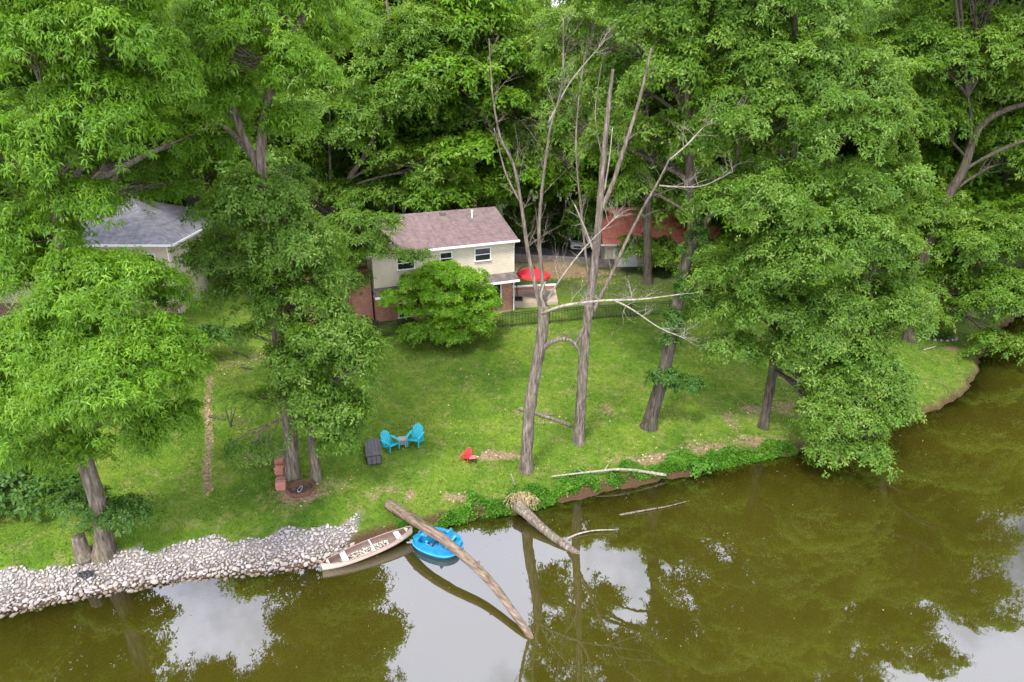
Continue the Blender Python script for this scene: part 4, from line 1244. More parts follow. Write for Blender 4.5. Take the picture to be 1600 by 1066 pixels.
o = np_mesh('small_stones', np.concatenate(VV), np.concatenate(FF), M['stone'], attrs={'rv': ('POINT', np.concatenate(RV))})
tag(o, 'smaller pale limestone rocks filling the sloping bank at the left', 'stones', kind='stuff')

# ------------------------------------------------------------------ grass, leaf litter, bank plants
def in_frame(x, y, z, mg=60):
    zc = y*ct - (z-CAM_H)*st; yc = y*st + (z-CAM_H)*ct
    return (np.abs(x/zc*FPX) < 800+mg) & (np.abs(yc/zc*FPX) < 533+mg) & (zc > 0)
n = 420000
X = rng.uniform(-30, 36, n); Yg = rng.uniform(20, 60, n)
keepg = rng.random(n) < np.clip(1.25 - (Yg-22)/50, .3, 1)
X, Yg = X[keepg], Yg[keepg]
d = sdist(X, Yg); Z = ground(X, Yg, d)
dm_ = patchf(X, Yg)
lim = np.where(X < RIP_END, 1.65+.2*np.sin(X*1.7)+.12*np.sin(X*4.1), .25)
ok = (d > lim) & in_frame(X, Yg, Z) & (dm_ < .25+.5*rng.random(len(X))) & (vnoise(X+40, Yg*1.1) < .86+.3*rng.random(len(X)))
hx = (X-A[0])*math.cos(-rz)-(Yg-A[1])*math.sin(-rz); hy = (X-A[0])*math.sin(-rz)+(Yg-A[1])*math.cos(-rz)
ok &= ~((hx > -5.3) & (hx < W+.1) & (hy > 0))
def inq(x, y, q):
    r = np.ones(x.shape, bool)
    for i in range(len(q)):
        a, b2 = q[i], q[(i+1) % len(q)]
        r &= ((b2[0]-a[0])*(y-a[1])-(b2[1]-a[1])*(x-a[0])) > -.05
    return r
ok &= ~inq(X, Yg, (pA, pB, pC, pD))
X, Yg, Z = X[ok], Yg[ok], Z[ok]; n = len(X)
print('grass', n)
a = rng.random(n)*6.28; w = .018+.02*rng.random(n); h = .04+.06*rng.random(n)**2
patchn = .5+.25*np.sin(X*.9+2*np.sin(Yg*.7))+.25*np.sin(Yg*1.3+X*.4)
gv = np.clip(.02+.33*rng.random(n)+.62*vnoise(X*.8, Yg*.8)*(.6+.4*rng.random(n)), 0, 1)
lx, ly = rng.normal(0, .05, n), rng.normal(0, .05, n)
P0 = np.stack([X-np.cos(a)*w, Yg-np.sin(a)*w, Z-.01], 1); P1 = np.stack([X+np.cos(a)*w, Yg+np.sin(a)*w, Z-.01], 1); P2 = np.stack([X+lx, Yg+ly, Z+h], 1)
Vg = np.stack([P0, P1, P2], 1).reshape(-1, 3)
M['grass'] = leaf_mat('grass_blades', (.075, .135, .016), (.135, .205, .028), (.34, .32, .10), trans=.25, rough=.7)
o = np_mesh('grass', Vg, np.arange(n*3).reshape(-1, 3), M['grass'], attrs={'var': ('POINT', np.repeat(gv, 3))})
tag(o, 'short green mown grass covering the sloping lawn', 'grass', kind='stuff')

# dry leaves on worn ground
n = 120000
X = rng.uniform(-20, 30, n); Yg = rng.uniform(22, 62, n)
dm_ = patchf(X, Yg)
ok = rng.random(n) < dm_**1.5*.75 + .004
X, Yg = X[ok], Yg[ok]; d = sdist(X, Yg); ok = d > np.where(X < RIP_END, 2.6, .3); X, Yg, d = X[ok], Yg[ok], d[ok]
Z = ground(X, Yg, d)+.015+.02*rng.random(len(X)); n = len(X); print('litter', n)
a = rng.random(n)*6.28; s = .035+.045*rng.random(n)
dx = np.stack([np.cos(a)*s, np.sin(a)*s, rng.normal(0, .02, n)], 1); dy = np.stack([-np.sin(a)*s*.6, np.cos(a)*s*.6, rng.normal(0, .02, n)], 1)
P = np.stack([X, Yg, Z], 1)
Vl = np.stack([P-dx, P+dy, P+dx, P-dy], 1).reshape(-1, 3)
m, nt, b = mat('dry_leaves', .9, .15)
gi = N(nt, 'ShaderNodeNewGeometry')
nt.links.new(cramp(nt, gi.outputs['Random Per Island'], [(0, (.10, .055, .03)), (.4, (.24, .16, .09)), (.8, (.38, .28, .17)), (1, (.50, .41, .28))]), b.inputs['Base Color'])
o = np_mesh('leaf_litter', Vl, np.arange(n*4).reshape(-1, 4), m)
tag(o, 'dry brown leaves scattered on the worn patches of the lawn', 'leaves', kind='stuff')

# low broad leaved weeds in the lawn
n = 9000
X = rng.uniform(-24, 32, n); Yg = rng.uniform(23, 52, n); d = sdist(X, Yg)
ok = (d > np.where(X < RIP_END, 2.5, .4)) & (np.sin(X*.8+1)*np.sin(Yg*.9)+rng.normal(0, .5, n) > .25)
X, Yg, d = X[ok], Yg[ok], d[ok]
P = np.stack([X, Yg, ground(X, Yg, d)+.02+.05*rng.random(len(X))], 1)
Vc, Fc, vc = leaves(P, unit(rng.normal(0, .25, P.shape)+np.array([0, 0, 1.])), rng.random(len(P)), 5, .085, .05, .2)
o = np_mesh('lawn_weeds', Vc, Fc, M['grass'], attrs={'var': ('POINT', vc)})
tag(o, 'small broad leaved weeds growing in clumps through the lawn', 'weeds', kind='stuff')
# leaves and scum floating by the shore
n = 1600
X = rng.uniform(-14, 26, n); Yg = rng.uniform(18, 40, n); d = sdist(X, Yg)
ok = (d < -.05) & (rng.random(n) < np.exp(d/1.6)+.10)
X, Yg = X[ok], Yg[ok]; n = len(X)
a = rng.random(n)*6.28; q = .02+.03*rng.random(n)
P = np.stack([X, Yg, np.full(n, .006)], 1); dx = np.stack([np.cos(a)*q, np.sin(a)*q, 0*a], 1); dy = np.stack([-np.sin(a)*q*.5, np.cos(a)*q*.5, 0*a], 1)
o = np_mesh('floating_leaves', np.stack([P-dx, P+dy, P+dx, P-dy], 1).reshape(-1, 3), np.arange(n*4).reshape(-1, 4), m)
tag(o, 'small dead leaves and specks floating on the lake near the shore', 'leaves', kind='stuff')

# creeping plants on the bank edge
def band(px0, px1, n, dlo, dhi, hmax):
    p0, p1 = at_h(px0, 760, 0)[0], 0
    xa = min(at_g(px0, 800)[0], at_g(px0, 740)[0]); xb = max(at_g(px1, 760)[0], at_g(px1, 730)[0])
    X = rng.uniform(xa, xb, n*6); Y_ = rng.uniform(22, 42, n*6)
    d = sdist(X, Y_)
    top = dhi*(.45+.55*np.sin(X*1.1+1)**2)
    ok = (d > dlo) & (d < top)
    X, Y_, d = X[ok], Y_[ok], d[ok]
    Z = ground(X, Y_, d)
    Z += hmax*rng.random(len(X))*(.3+.7*np.sin(X*2.3+Y_)**2)
    return np.stack([X, Y_, Z], 1)
P1_ = band(735, 1120, 26000, .02, 1.6, .27); q_ = (P1_[:, 0] > 2.2) & (sdist(P1_[:, 0], P1_[:, 1]) < .28); P1_ = P1_[~q_]; P1_ = P1_[np.sin(P1_[:, 0]*2.9)*np.sin(P1_[:, 1]*2.7+P1_[:, 0]) + rng.normal(0, .35, len(P1_)) > -.2]
P2_ = band(1120, 1260, 6000, -.1, 1.0, .25)
P3_ = band(640, 735, 6000, -.05, .6, .2)
P4_ = band(1400, 1530, 5000, -.05, .6, .2)
P = np.concatenate([P1_, P2_, P3_, P4_]); print('cover', len(P))
ax = unit(rng.normal(0, .4, P.shape)+np.array([0, 0, 1.]))
Vc, Fc, vc = leaves(P, ax, np.clip(.25+.5*rng.random(len(P))+.25*np.sin(P[:, 0]*1.9)*np.sin(P[:, 1]*2.3), 0, 1), 5, .12, .075, .25)
o = np_mesh('ground_cover', Vc, Fc, M['cover'], attrs={'var': ('POINT', vc)})
tag(o, 'bright green creeping plants along the edge of the bank', 'plants', kind='stuff')

# ------------------------------------------------------------------ logs and fallen branches
def log(name, label, pts, rad, m_, cat='log', n=14, wob=.12, stubs=(), cut=True, parts=()):
    base = np.array(pts[0], float)
    t = thing(name, label, cat, base)
    cp, cr = cat_rom(pts, rad, 7)
    mb = MB().tube([np.array(p)-base for p in cp], cr, n, wob=wob, rr=rr_)
    for i, dvec, r_ in stubs:
        p = np.array(cp[i])-base; d_ = np.array(dvec)
        mb.tube([p, p+d_*.6, p+d_], [r_, r_*.8, r_*.5], 7, wob=.1, rr=rr_)
    mb.build('bark', m_, t, smooth=True)
    if cut:
        d0 = (np.array(cp[0])-np.array(cp[1])); d0 /= np.linalg.norm(d0)
        MB().tube([d0*-.005, d0*.012], [cr[0]*.93]*2, 14).build('cut_face', M['bare'], t)
    return t
l0 = at_h(604, 786, 1.55); l0[2] = 1.55
mid1 = at_h(700, 848, 1.25); mid2 = at_h(762, 905, .75); tip = at_h(822, 985, .12); tip2 = at_h(833, 1003, -.25)
h0 = at_g(607, 790)
l0 = at_h(607, 788, h0[2]+.20)
lg = log('fallen_log', 'long bare fallen log lying from the grass over the blue pedal boat into the lake', [l0, at_h(650, 815, 1.25), mid1, mid2, tip, tip2], [.25, .235, .205, .17, .14, .05], M['log'],
         stubs=((19, (.12, .1, .22), .10), (22, (-.16, -.05, .14), .09), (30, (.05, -.1, -.3), .05), (33, (-.25, .1, -.1), .04)))
cr_ = MB()
q0, q1 = np.array(at_h(640, 803, 1.55))-np.array(l0), np.array(at_h(700, 845, 1.42))-np.array(l0)
cr_.tube([q0, (q0+q1)/2+np.array([.03, 0, .01]), q1], [.02, .045, .015], 6, wob=.3, rr=rr_)
cr_.build('crack', M['bark_dark'], lg)
rb_px = at_h(805, 795, .35)
log('uprooted_log', 'mossy grey log slanting from a root clump at the bank down under the lake water', [at_h(808, 790, .55), at_h(826, 806, .42), at_h(856, 832, .2), at_h(888, 856, .02), at_h(925, 882, -.35), at_h(960, 905, -.9)], [.30, .25, .2, .16, .14, .1], M['bark_dead'],
    stubs=((4, (.35, .1, .3), .05), (2, (-.3, .2, .2), .06)), cut=False)
log('lawn_log', 'short grey log lying on the lawn between the two dead trees', [at_g(812, 641)+np.array([0, 0, .08]), at_g(850, 653)+np.array([0, 0, .12]), at_g(893, 668)+np.array([0, 0, .10])], [.13, .13, .09], M['bark_dead'], stubs=((7, (.7, .1, .12), .06),))
log('bank_branch', 'long pale dead branch lying along the top of the green bank', [at_g(862, 751)+np.array([0, 0, .25]), at_g(930, 745)+np.array([0, 0, .32]), at_g(975, 742)+np.array([0, 0, .33]), at_g(1040, 748)+np.array([0, 0, .22])], [.04, .06, .07, .09], M['bare'], cat='branch', stubs=((9, (.3, .3, .3), .03), (5, (-.3, .1, .25), .02)), n=8)
log('floating_stick', 'thin stick poking from the lake beside the sunken log', [at_h(884, 843, -.02), at_h(905, 834, .08), at_h(930, 829, .10), at_h(965, 828, .12)], [.05, .04, .03, .015], M['bare'], cat='stick', n=7, cut=False)
log('floating_stick', 'longer thin stick lying in the lake below the green bank', [at_h(968, 805, -.02), at_h(1005, 798, .06), at_h(1040, 792, .05), at_h(1072, 784, .10)], [.05, .05, .03, .02], M['bark_dead'], cat='stick', n=7, cut=False)
log('garden_stake', 'pale broken stake leaning at the foot of the hooked dead tree', [at_g(806, 762), at_g(806, 762)+np.array([-.25, .1, .75])], [.045, .03], M['bare'], cat='stake', n=7, cut=False)
for (a, b2, lb_) in (((366, 551), (388, 559), 'dark stick on the grass behind the oak by the fire pit, nearest the deck'), ((376, 575), (394, 578), 'shortest dark stick on the lawn left of the oak trunk'), ((412, 571), (440, 574), 'dark stick just behind the oak trunk on worn grass'), ((326, 652), (352, 657), 'dark stick crossing the brown leaf strip')):
    log('fallen_stick', lb_, [at_g(*a)+np.array([0, 0, .06]), at_g(*b2)+np.array([0, 0, .06])], [.06, .045], M['bark_dark'], cat='stick', n=7, cut=False)
log('stump', 'hollow old stump leaning against the base of the left hickory', [at_g(133, 872), at_g(133, 872)+np.array([-.05, 0, .5]), at_g(133, 872)+np.array([-.02, .0, 1.15])], [.42, .30, .24], M['bark'], cat='stump', cut=False)
log('pale_stick', 'short white stick on the bright lawn at the far right', [at_g(1443, 548)+np.array([0, 0, .06]), at_g(1462, 543)+np.array([0, 0, .08])], [.05, .05], M['bare'], cat='stick', n=7, cut=False)
bp_ = thing('brush_pile', 'small pile of dry twigs left of the oak by the fire pit', 'brush pile', at_g(418, 716))
bb = MB()
for k in range(46):
    a = rr_.uniform(0, 6.28); p = Vector((rr_.uniform(-.8, .8), rr_.uniform(-.5, .5), rr_.uniform(.02, .3))); q = p+Vector((math.cos(a)*.7, math.sin(a)*.4, rr_.uniform(-.05, .2)))
    bb.tube([p, (p+q)/2+Vector((0, 0, .05)), q], [.015, .012, .006], 4)
bb.build('twigs', M['bare'], bp_)
rt = thing('root_clump', 'matted straw coloured clump of roots and dead grass on the bank', 'root clump', at_g(815, 786))
bb = MB()
for k in range(330):
    a = rr_.uniform(0, 6.28); r_ = rr_.uniform(.1, .85); z_ = .55*math.sqrt(max(0, 1-(r_/.9)**2))
    p = Vector((math.cos(a)*r_, math.sin(a)*r_*.7, z_*rr_.uniform(.6, 1.05))); q = p+Vector((rr_.uniform(-.2, .2), rr_.uniform(-.25, .1), rr_.uniform(-.35, -.05)))
    bb.tube([p, q], [.018, .008], 3, cap=False)
bb.build('dry_stems', plain('straw', (.34, .27, .13), .9, .5, 9), rt)
mound = MB()
bmv = RK[2][0]*np.array([.75, .55, .45]); mound.add([tuple(q) for q in bmv], [tuple(q) for q in RK[2][1]])
mound.build('mound', M['bark_dark'], rt, smooth=True)

# ------------------------------------------------------------------ canoe
M['tan'] = plain('tan_hull', (.62, .47, .36), .45, .12, 3, bm=.05)
M['brown_in'] = plain('brown_lining', (.15, .10, .08), .6, .25, 5)
M['seat_white'] = plain('seat_white', (.76, .74, .70), .5, .08)
bow = at_h(503, 884, .25); stn = at_h(645, 826, .55)
dv3 = stn-bow; CL = float(np.linalg.norm(dv3)); rzc = math.atan2(dv3[1], dv3[0]); pit = math.asin(dv3[2]/CL)
cn = thing('canoe', 'tan canoe with brown inside and white seats pulled up against the grassy bank', 'canoe', (bow+stn)/2 - np.array([0, 0, .38]), rzc)
cn.rotation_euler = (0, -pit, rzc)
def hull(s, side):
    e = (1-abs(s)**2.3)
    return e
nsx, nsy = 28, 12
def hp(s, u, off=0):
    """s -1..1 along, u -1..1 across (gunwale to gunwale)"""
    e = max(0.0, 1-abs(s)**2.4)
    w = .44*e**.85 + .012 - off
    zt_ = .38+.15*abs(s)**3.2
    kz = .02+.10*abs(s)**6
    th = u*math.pi/2
    y = math.copysign(abs(math.sin(th))**.75, th)*max(w, .008)
    z = kz+off + (zt_-kz-off)*(1-abs(math.cos(th))**.62)
    return (s*CL/2*(1-.02*(z_ratio(z))), y, z)
def z_ratio(z): return (.5-z)
def hull_mesh(off, flip=False, smax=1.0):
    mb = MB(); vs = []
    for i in range(nsx+1):
        s = -smax+2*smax*i/nsx
        for j in range(nsy+1):
            vs.append(hp(s, -1+2*j/nsy, off))
    fs = []
    for i in range(nsx):
        for j in range(nsy):
            f = (i*(nsy+1)+j, (i+1)*(nsy+1)+j, (i+1)*(nsy+1)+j+1, i*(nsy+1)+j+1)
            fs.append(f[::-1] if flip else f)
    return mb.add(vs, fs)
hull_mesh(0, True).build('hull', M['tan'], cn, smooth=True)
hull_mesh(.022, False, .985).build('lining', M['brown_in'], cn, smooth=True)
gw = MB()
for sd_ in (-1, 1):
    gw.tube([hp(-1+2*i/nsx, sd_) for i in range(nsx+1)], [.022]*(nsx+1), 6)
gw.build('gunwale', plain('gunwale_brown', (.30, .20, .16), .6, .2), cn, smooth=True)
for s0, wd in ((-.52, .26), (.66, .2)):
    MB().box((s0*CL/2, 0, .34), (.24, hp(s0, 1)[1]*2-.02, .035)).build('seat', M['seat_white'], cn, bevel=.01)
MB().box((.08*CL/2, 0, .365), (.05, hp(.08, 1)[1]*2-.02, .03)).build('thwart', M['seat_white'], cn)
for s0 in (-.9, .9):
    mb = MB(); e = hp(s0*.93, 1); f = hp(s0*1.0, 1)
    mb.add([(e[0], -e[1], e[2]+.01), (e[0], e[1], e[2]+.01), (f[0], 0, f[2]+.01)], [(0, 1, 2)]); 
    mb.build('deck_plate', M['tan'], cn)
lf = MB()
for k in range(420):
    s = rr_.uniform(-.6, .45); w_ = hp(s, 1)[1]*.72
    p = Vector((s*CL/2, rr_.uniform(-w_, w_), .09+rr_.uniform(0, .06)))
    a = rr_.uniform(0, 6.28); q = rr_.uniform(.03, .06)
    lf.add([(p.x+math.cos(a)*q, p.y+math.sin(a)*q, p.z), (p.x-math.sin(a)*q*.6, p.y+math.cos(a)*q*.6, p.z+.02), (p.x-math.cos(a)*q, p.y-math.sin(a)*q, p.z), (p.x+math.sin(a)*q*.6, p.y-math.cos(a)*q*.6, p.z+.01)], [(0, 1, 2, 3)])
m, nt, b = mat('pale_dead_leaves', .9, .1)
gi = N(nt, 'ShaderNodeNewGeometry')
nt.links.new(cramp(nt, gi.outputs['Random Per Island'], [(0, (.22, .2, .14)), (.5, (.5, .47, .38)), (1, (.75, .72, .66))]), b.inputs['Base Color'])
tag(lf.build('dead_leaves', m, cn), kind='stuff')

# ------------------------------------------------------------------ pedal boat
M['blue'] = plain('blue_plastic', (.010, .19, .38), .5, .22, 4, bm=.03, spec=.3)
M['blue2'] = plain('blue_plastic_worn', (.05, .34, .52), .5, .2, 5, bm=.03, spec=.5)
pc = at_h(683, 850, .1)
PLn, PWd = 2.35, 1.55
pb = thing('pedal_boat', 'bright blue plastic pedal boat floating under the fallen log', 'pedal boat', (pc[0], pc[1], .0), R(-24))
def pbz(x, y):
    u = x/(PLn/2); v_ = y/(PWd/2)
    rim = .38
    z = rim + .05*math.cos(u*1.4)
    def well(cx, cy, rx, ry, dep, p=4):
        q = (abs((x-cx)/rx))**p+(abs((y-cy)/ry))**p
        return dep*max(0., min(1., (1.25-q)*3.5))
    for sy in (-.36, .36):
        z -= well(-.36, sy*.98, .33, .21, .34, 6)                  # foot wells
        z -= well(.18, sy, .16, .23, .20, 6)                   # seat pans
        z += .34*math.exp(-((x-.47)/.075)**2)*max(0., min(1., (1.3-abs((y-sy)/.22)**4)*1.5))   # moulded seat backs
    z -= well(.84, 0, .15, .44, .16, 6)                        # stern tray
    z += .06*math.exp(-(y/.07)**2)*(1 if -.7 < x < .4 else 0)
    z += .07*(math.exp(-((x+.80)**2+(y-.36)**2)/.03)+math.exp(-((x+.80)**2+(y+.36)**2)/.03))
    return z
nxp, nyp = 100, 70
vs = []; fs = []
for i in range(nxp+1):
    u = -1+2*i/nxp
    wx = (1-abs(u)**3.4)**.5 if abs(u) < 1 else 0
    wx = max(wx, .02)*(1-.16*max(0, -u))
    for j in range(nyp+1):
        v_ = -1+2*j/nyp
        x = u*PLn/2; y = v_*wx*PWd/2
        edge = max(abs(u), abs(v_))
        z = pbz(x, y) if edge < .99 else .20
        # scalloped notch at bow centre: two pontoon noses
        if u < -.6: x += .18*(1-min(1, abs(y)/.35))*((-u-.6)/.4)
        vs.append((x, y, z))
for i in range(nxp):
    for j in range(nyp):
        fs.append((i*(nyp+1)+j, (i+1)*(nyp+1)+j, (i+1)*(nyp+1)+j+1, i*(nyp+1)+j+1))
rim_i = [i*(nyp+1) for i in range(nxp+1)] + [nxp*(nyp+1)+j for j in range(1, nyp+1)] + [i*(nyp+1)+nyp for i in range(nxp-1, -1, -1)] + [j for j in range(nyp-1, 0, -1)]
o0 = len(vs)
for zz, sc in ((.15, 1.035), (.08, 1.03), (-.12, .90)):
    for q in rim_i:
        vs.append((vs[q][0]*sc, vs[q][1]*sc, zz))
nr = len(rim_i)
for j in range(nr):
    j2 = (j+1) % nr
    fs.append((rim_i[j], o0+j, o0+j2, rim_i[j2])); fs.append((o0+j, o0+nr+j, o0+nr+j2, o0+j2)); fs.append((o0+nr+j, o0+2*nr+j, o0+2*nr+j2, o0+nr+j2))
MB().add(vs, fs).build('hull', M['blue'], pb)
rr0 = MB(); rr0.tube([(vs[q][0]*1.04, vs[q][1]*1.04, .14) for q in rim_i[::4]]+[(vs[rim_i[0]][0]*1.04, vs[rim_i[0]][1]*1.04, .14)], [.022]*(len(rim_i[::4])+1), 6, cap=False)
rr0.build('rub_rail', M['blue2'], pb, smooth=True)
for s in (-1, 1):
    w_ = MB().cyl((-.34, s*.36-.13, .30), (-.34, s*.36+.13, .30), .02, n=8)
    w_.box((-.28, s*.36-.09, .30), (.10, .09, .03)); w_.box((-.40, s*.36+.09, .30), (.10, .09, .03))
    w_.build('pedal', M['blue2'], pb)
    sb = MB(); 
    for k in range(5): sb.box((.18, s*.36-.16+.08*k, .27), (.26, .025, .03))
    sb.build('seat_slats', M['blue2'], pb)
    MB().box((.45, s*.36, .68), (.05, .34, .20), ry=.15).build('seat_back', M['blue2'], pb, bevel=.02)
MB().cyl((.05, 0, .38), (.02, 0, .60), .02, n=8).cyl((-.04, 0, .60), (.08, 0, .60), .03, n=8).build('tiller', M['white'], pb)
MB().box((-.95, -.3, .33), (.2, .06, .04)).build('handle', M['blue2'], pb, bevel=.01)
lf = MB()
for k in range(260):
    p = Vector((rr_.uniform(-.5, .7), rr_.uniform(-.6, .6), 0)); p.z = pbz(p.x, p.y)+.02; a = rr_.uniform(0, 6.28); q = rr_.uniform(.02, .05)
    lf.add([(p.x+math.cos(a)*q, p.y+math.sin(a)*q, p.z), (p.x-math.sin(a)*q*.6, p.y+math.cos(a)*q*.6, p.z+.02), (p.x-math.cos(a)*q, p.y-math.sin(a)*q, p.z), (p.x+math.sin(a)*q*.6, p.y-math.cos(a)*q*.6, p.z+.01)], [(0, 1, 2, 3)])
tag(lf.build('dead_leaves', bpy.data.materials['dry_leaves'], pb), kind='stuff')

MB().box((-.62, 0, .455), (.34, .30, .05)).build('bow_hatch', M['blue2'], pb, bevel=.015)
for s_ in (-1, 1):
    MB().box((.72, s_*.30, .44), (.10, .36, .05)).build('stern_rib', M['blue2'], pb, bevel=.015)
MB().tube([(-.95, .1, .42), (-1.15, .25, .22), (-1.3, .6, .03)], [.012]*3, 5).build('mooring_rope', M['white'], pb)

# ------------------------------------------------------------------ adirondack chairs
def adirondack(name, label, cat, loc, rzz, col, sc=1.0, slope=True):
    t = thing(name, label, cat, loc, rzz); S = sc
    sm_ = dict(bevel=.008*S)
    st_ = MB()
    for k in range(6):
        y = -.30+.10*k
        st_.box((0, y*S, (.37-.035*k)*S), (.52*S, .09*S, .025*S), rx=-.34)
    st_.build('seat', col, t, **sm_)
    bk = MB()
    for k in range(6):
        a = (k-2.5)
        L_ = .80-.035*a*a*.9
        x = a*.088
        z0, y0 = .22, .26; tlt = .42
        c = (x*S*1.04, (y0+math.sin(tlt)*L_/2)*S, (z0+math.cos(tlt)*L_/2)*S)
        bk.box(c, (.080*S, .025*S, L_*S), rx=-tlt, ry=a*.03)
    bk.box((0, .39*S, .50*S), (.52*S, .03*S, .06*S), rx=-.42); bk.box((0, .55*S, .80*S), (.5*S, .03*S, .05*S), rx=-.42)
    bk.build('backrest', col, t, **sm_)
    for s in (-1, 1):
        MB().box((s*.335*S, -.02*S, .565*S), (.125*S, .72*S, .028*S)).box((s*.335*S, .38*S, .565*S), (.06*S, .12*S, .026*S)).build('armrest', col, t, bevel=.02*S)
        MB().box((s*.31*S, -.30*S, .275*S), (.045*S, .11*S, .55*S)).build('leg', col, t, **sm_)
        MB().add([(s*(.28+w_)*S, y*S, z*S) for w_ in (0, .04) for y, z in ((-.32, .30), (-.32, .40), (.50, .10), (.52, 0), (.44, 0), (.2, .12))],
                 [tuple(range(6)), tuple(range(11, 5, -1))] + [(j, 6+j, 6+(j+1) % 6, (j+1) % 6) for j in range(6)]).box((s*.31*S, .32*S, .30*S), (.04*S, .06*S, .5*S)).build('leg', col, t)
    return t
M['teal'] = plain('teal_plastic', (.010, .38, .46), .4, .08, 3, bm=0, spec=.5)
M['redp'] = plain('red_plastic', (.65, .015, .035), .4, .08, 3, bm=0, spec=.5)
M['pinkred'] = plain('faded_red_plastic', (.62, .12, .12), .5, .12, 3, bm=0, spec=.5)
adirondack('adirondack_chair', 'teal plastic lawn chair nearest the black deck box', 'chair', at_g(611, 702), R(48), M['teal'], 1.02)
adirondack('adirondack_chair', 'teal plastic lawn chair right of the small side table', 'chair', at_g(649, 694), R(-14), M['teal'], 1.05)
stb = thing('side_table', 'small grey slatted side table between the two teal chairs', 'side table', at_g(629, 697), R(6))
M['greyt'] = plain('grey_plastic', (.34, .28, .28), .6, .15, 4)
tp = MB()
for k in range(5): tp.box((0, -.19+.095*k, .47), (.48, .085, .025))
tp.build('tabletop', M['greyt'], stb, bevel=.005)
for x in (-.19, .19):
    for y in (-.17, .17): MB().box((x, y, .23), (.05, .05, .455)).build('leg', M['greyt'], stb)
MB().box((0, 0, .18), (.38, .34, .02)).build('shelf', M['greyt'], stb)
adirondack('child_chair', 'small bright red child lawn chair on the grass', 'chair', at_g(729, 719), R(-25), M['redp'], .62)
ct_ = thing('child_table', 'little faded red table beside the small red chair', 'small table', at_g(738, 722), R(10))
MB().box((0, 0, .30), (.36, .34, .03)).build('tabletop', M['pinkred'], ct_, bevel=.01)
for x in (-.15, .15):
    for y in (-.14, .14): MB().box((x, y, .143), (.035, .035, .285)).build('leg', M['iron'] if y < 0 else M['pinkred'], ct_)

# ------------------------------------------------------------------ black deck box
M['blackp'] = plain('black_resin', (.028, .027, .03), .55, .25, 4, bm=.1)
M['blackl'] = plain('black_resin_lid', (.085, .078, .082), .6, .25, 4, bm=.1)
db0 = at_g(585, 731)
db = thing('deck_box', 'black resin deck storage box left of the teal chairs', 'storage box', at_g(584, 716), R(14))
MB().box((0, 0, .30), (.76, 1.42, .60)).build('body', M['blackp'], db, bevel=.03)
ld = MB(); prof = [(-.39, .60), (-.39, .66), (-.33, .72), (-.18, .77), (0, .785), (.18, .77), (.33, .72), (.39, .66), (.39, .60)]
vs = [(x*1.06, y, z) for y in (-.76, .76) for x, z in prof]
k = len(prof); ld.add(vs, [(j, j+1, k+j+1, k+j) for j in range(k-1)] + [tuple(range(k))[::-1], tuple(range(k, 2*k)), (0, k, 2*k-1, k-1)])
lid = ld.build('lid', M['blackl'], db, bevel=.012)
gr_ = MB()
for x in (-.27, -.09, .09, .27): gr_.box((x, 0, .783-.5*x*x), (.025, 1.4, .016))
gr_.build('lid_ribs', M['blackp'], lid)
pn = MB()
for x in (-.24, 0, .24): pn.box((x, -.718, .3), (.2, .02, .44))
pn.build('front_panels', M['blackl'], db, bevel=.006)

# ------------------------------------------------------------------ fire pit and red blocks
M['rust'] = plain('rusty_steel', (.13, .055, .035), .8, .5, 7, bm=.3)
M['ash'] = plain('ash', (.085, .06, .045), .95, .6, 9, bm=.6)
fpq = at_g(470, 766)
fpt = thing('fire_pit', 'sunken rusty steel fire ring at the foot of the double trunk tree', 'fire pit', fpq)
def ringm(r0_, r1_, z0_, z1_, n=40):
    mb = MB(); vs = []
    for j in range(n):
        th = 2*math.pi*j/n; c_, s_ = math.cos(th), math.sin(th)
        for r_, z_ in ((r0_, z0_), (r0_, z1_), (r1_, z1_), (r1_, z0_)): vs.append((c_*r_, s_*r_, z_))
    fs = []
    for j in range(n):
        a = j*4; b2 = ((j+1) % n)*4
        for q in range(4):
            fs.append((a+q, a+(q+1) % 4, b2+(q+1) % 4, b2+q))
    return mb.add(vs, fs)
ringm(.60, .64, -.05, .20).build('ring', M['rust'], fpt)
ringm(.44, .47, .0, .10).build('inner_ring', M['rust'], fpt)
MB().cyl((0, 0, .0), (0, 0, .05), .60, n=32).build('ash', M['ash'], fpt)
for k in range(5):
    a = rr_.uniform(0, 3.1); MB().tube([(math.cos(a)*.3, math.sin(a)*.3, .08), (-math.cos(a)*.25, -math.sin(a)*.3, .12)], [.035, .03], 7, wob=.15, rr=rr_).build('charred_stick', M['bark_dark'], fpt)
sc_ = thing('metal_scrap', 'loop of shiny grey metal lying in the fire ring', 'scrap metal', fpq+np.array([.02, -.15, .12]))
MB().tube([(math.cos(a)*.09, math.sin(a)*.26, .05+.03*math.sin(2*a)) for a in np.linspace(0, 6.28, 17)], [.022]*17, 6, cap=False).build('loop', M['steel'], sc_, smooth=True)
M['redblock'] = plain('red_block', (.36, .15, .11), .85, .2, 5, bm=.3)
M['redblock2'] = plain('red_block_dull', (.24, .12, .085), .85, .3, 5, bm=.3)
hpit = fpq[2]
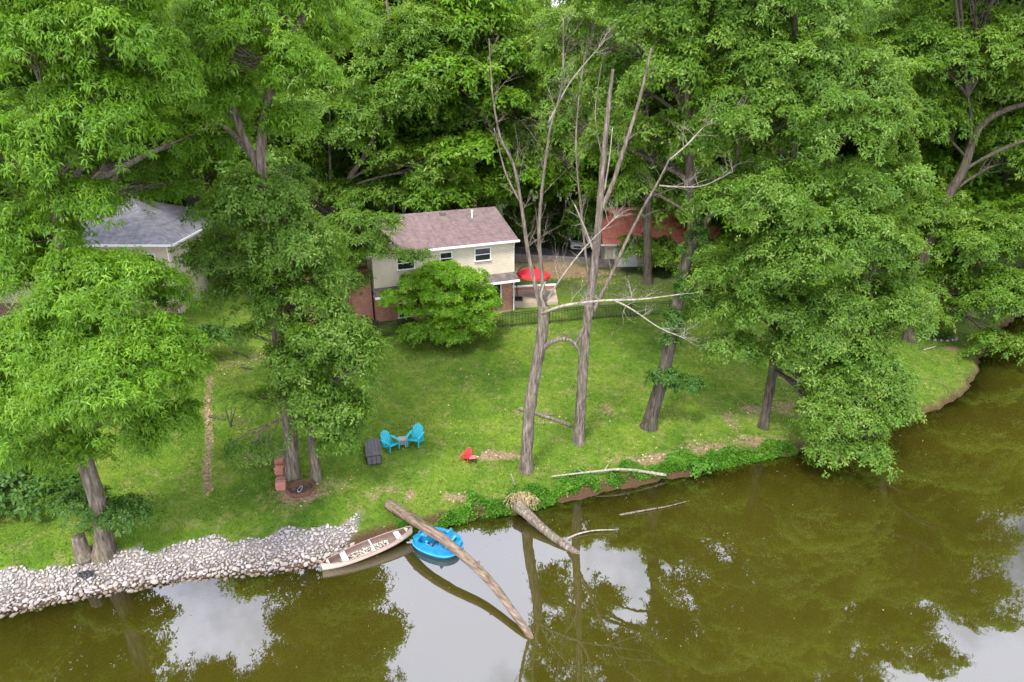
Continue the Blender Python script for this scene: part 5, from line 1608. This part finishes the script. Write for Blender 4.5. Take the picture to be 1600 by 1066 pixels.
for (px_, py_, hz, mm, lb_, rot) in ((438, 731, .52, 'redblock', 'red paver stack farthest from the lake beside the fire pit', .05), (438, 741, .42, 'redblock', 'second red paver stack from the back beside the fire pit', -.03),
                                     (439, 752, .20, 'redblock2', 'low brown paver between the red paver stacks', .08), (440, 764, .42, 'redblock', 'red paver stack nearest the lake beside the fire pit', .1)):
    g0 = at_g(px_, py_)
    tq = thing('paver_stack', lb_, 'paver stack', g0, rot)
    k = 0; z = 0
    while z < hz:
        MB().box((rr_.uniform(-.02, .02), 0, z+.05), (.46, .30, .098)).build('block', M[mm], tq, bevel=.01); z += .105

rag = thing('dark_rag', 'crumpled black rag lying on the pale rocks right of the left tree', 'rag', at_g(134, 902)+np.array([0, 0, .12]))
rg_ = MB(); nr_ = 14
rg_.add([(-.35+.7*i/nr_+.03*math.sin(j*2.2), -.22+.44*j/nr_+.04*math.sin(i*1.7), .05+.045*math.sin(i*1.3+j*.9)+.03*math.sin(j*2.1)-(.05 if i in (0, nr_) or j in (0, nr_) else 0)) for i in range(nr_+1) for j in range(nr_+1)],
        [(i*(nr_+1)+j, (i+1)*(nr_+1)+j, (i+1)*(nr_+1)+j+1, i*(nr_+1)+j+1) for i in range(nr_) for j in range(nr_) if (i-7)**2/49+(j-7)**2/42 < 1+.2*math.sin(i*3+j)])
rg_.build('cloth', M['blackp'], rag, smooth=True)

# flower bed far right
fbp = at_g(1466, 527)
fd = thing('flower_bed', 'little oval flower bed edged with stones on the bright right lawn', 'flower bed', fbp)
MB().tube([(0, 0, -.05), (0, 0, .06)], [1.25, 1.1], 24, flat=.62).build('mulch', M['ash'], fd)
for j in range(18):
    th = 2*math.pi*j/18
    q = RK[j % 8]
    MB().add([tuple(p) for p in q[0]*np.array([.17, .14, .12])+np.array([1.35*math.cos(th), .85*math.sin(th), .05])], [tuple(f) for f in q[1]]).build('edging_stone', M['stone'], fd)
P = np.stack([rng.normal(0, .5, 260), rng.normal(0, .28, 260), .1+.35*rng.random(260)], 1)
Vc, Fc, vc = leaves(P, unit(rng.normal(0, .5, P.shape)+np.array([0, 0, 1.])), rng.random(260), 5, .22, .08, .3)
tag(np_mesh('foliage', Vc, Fc, M['deep'], fd, attrs={'var': ('POINT', vc)}))
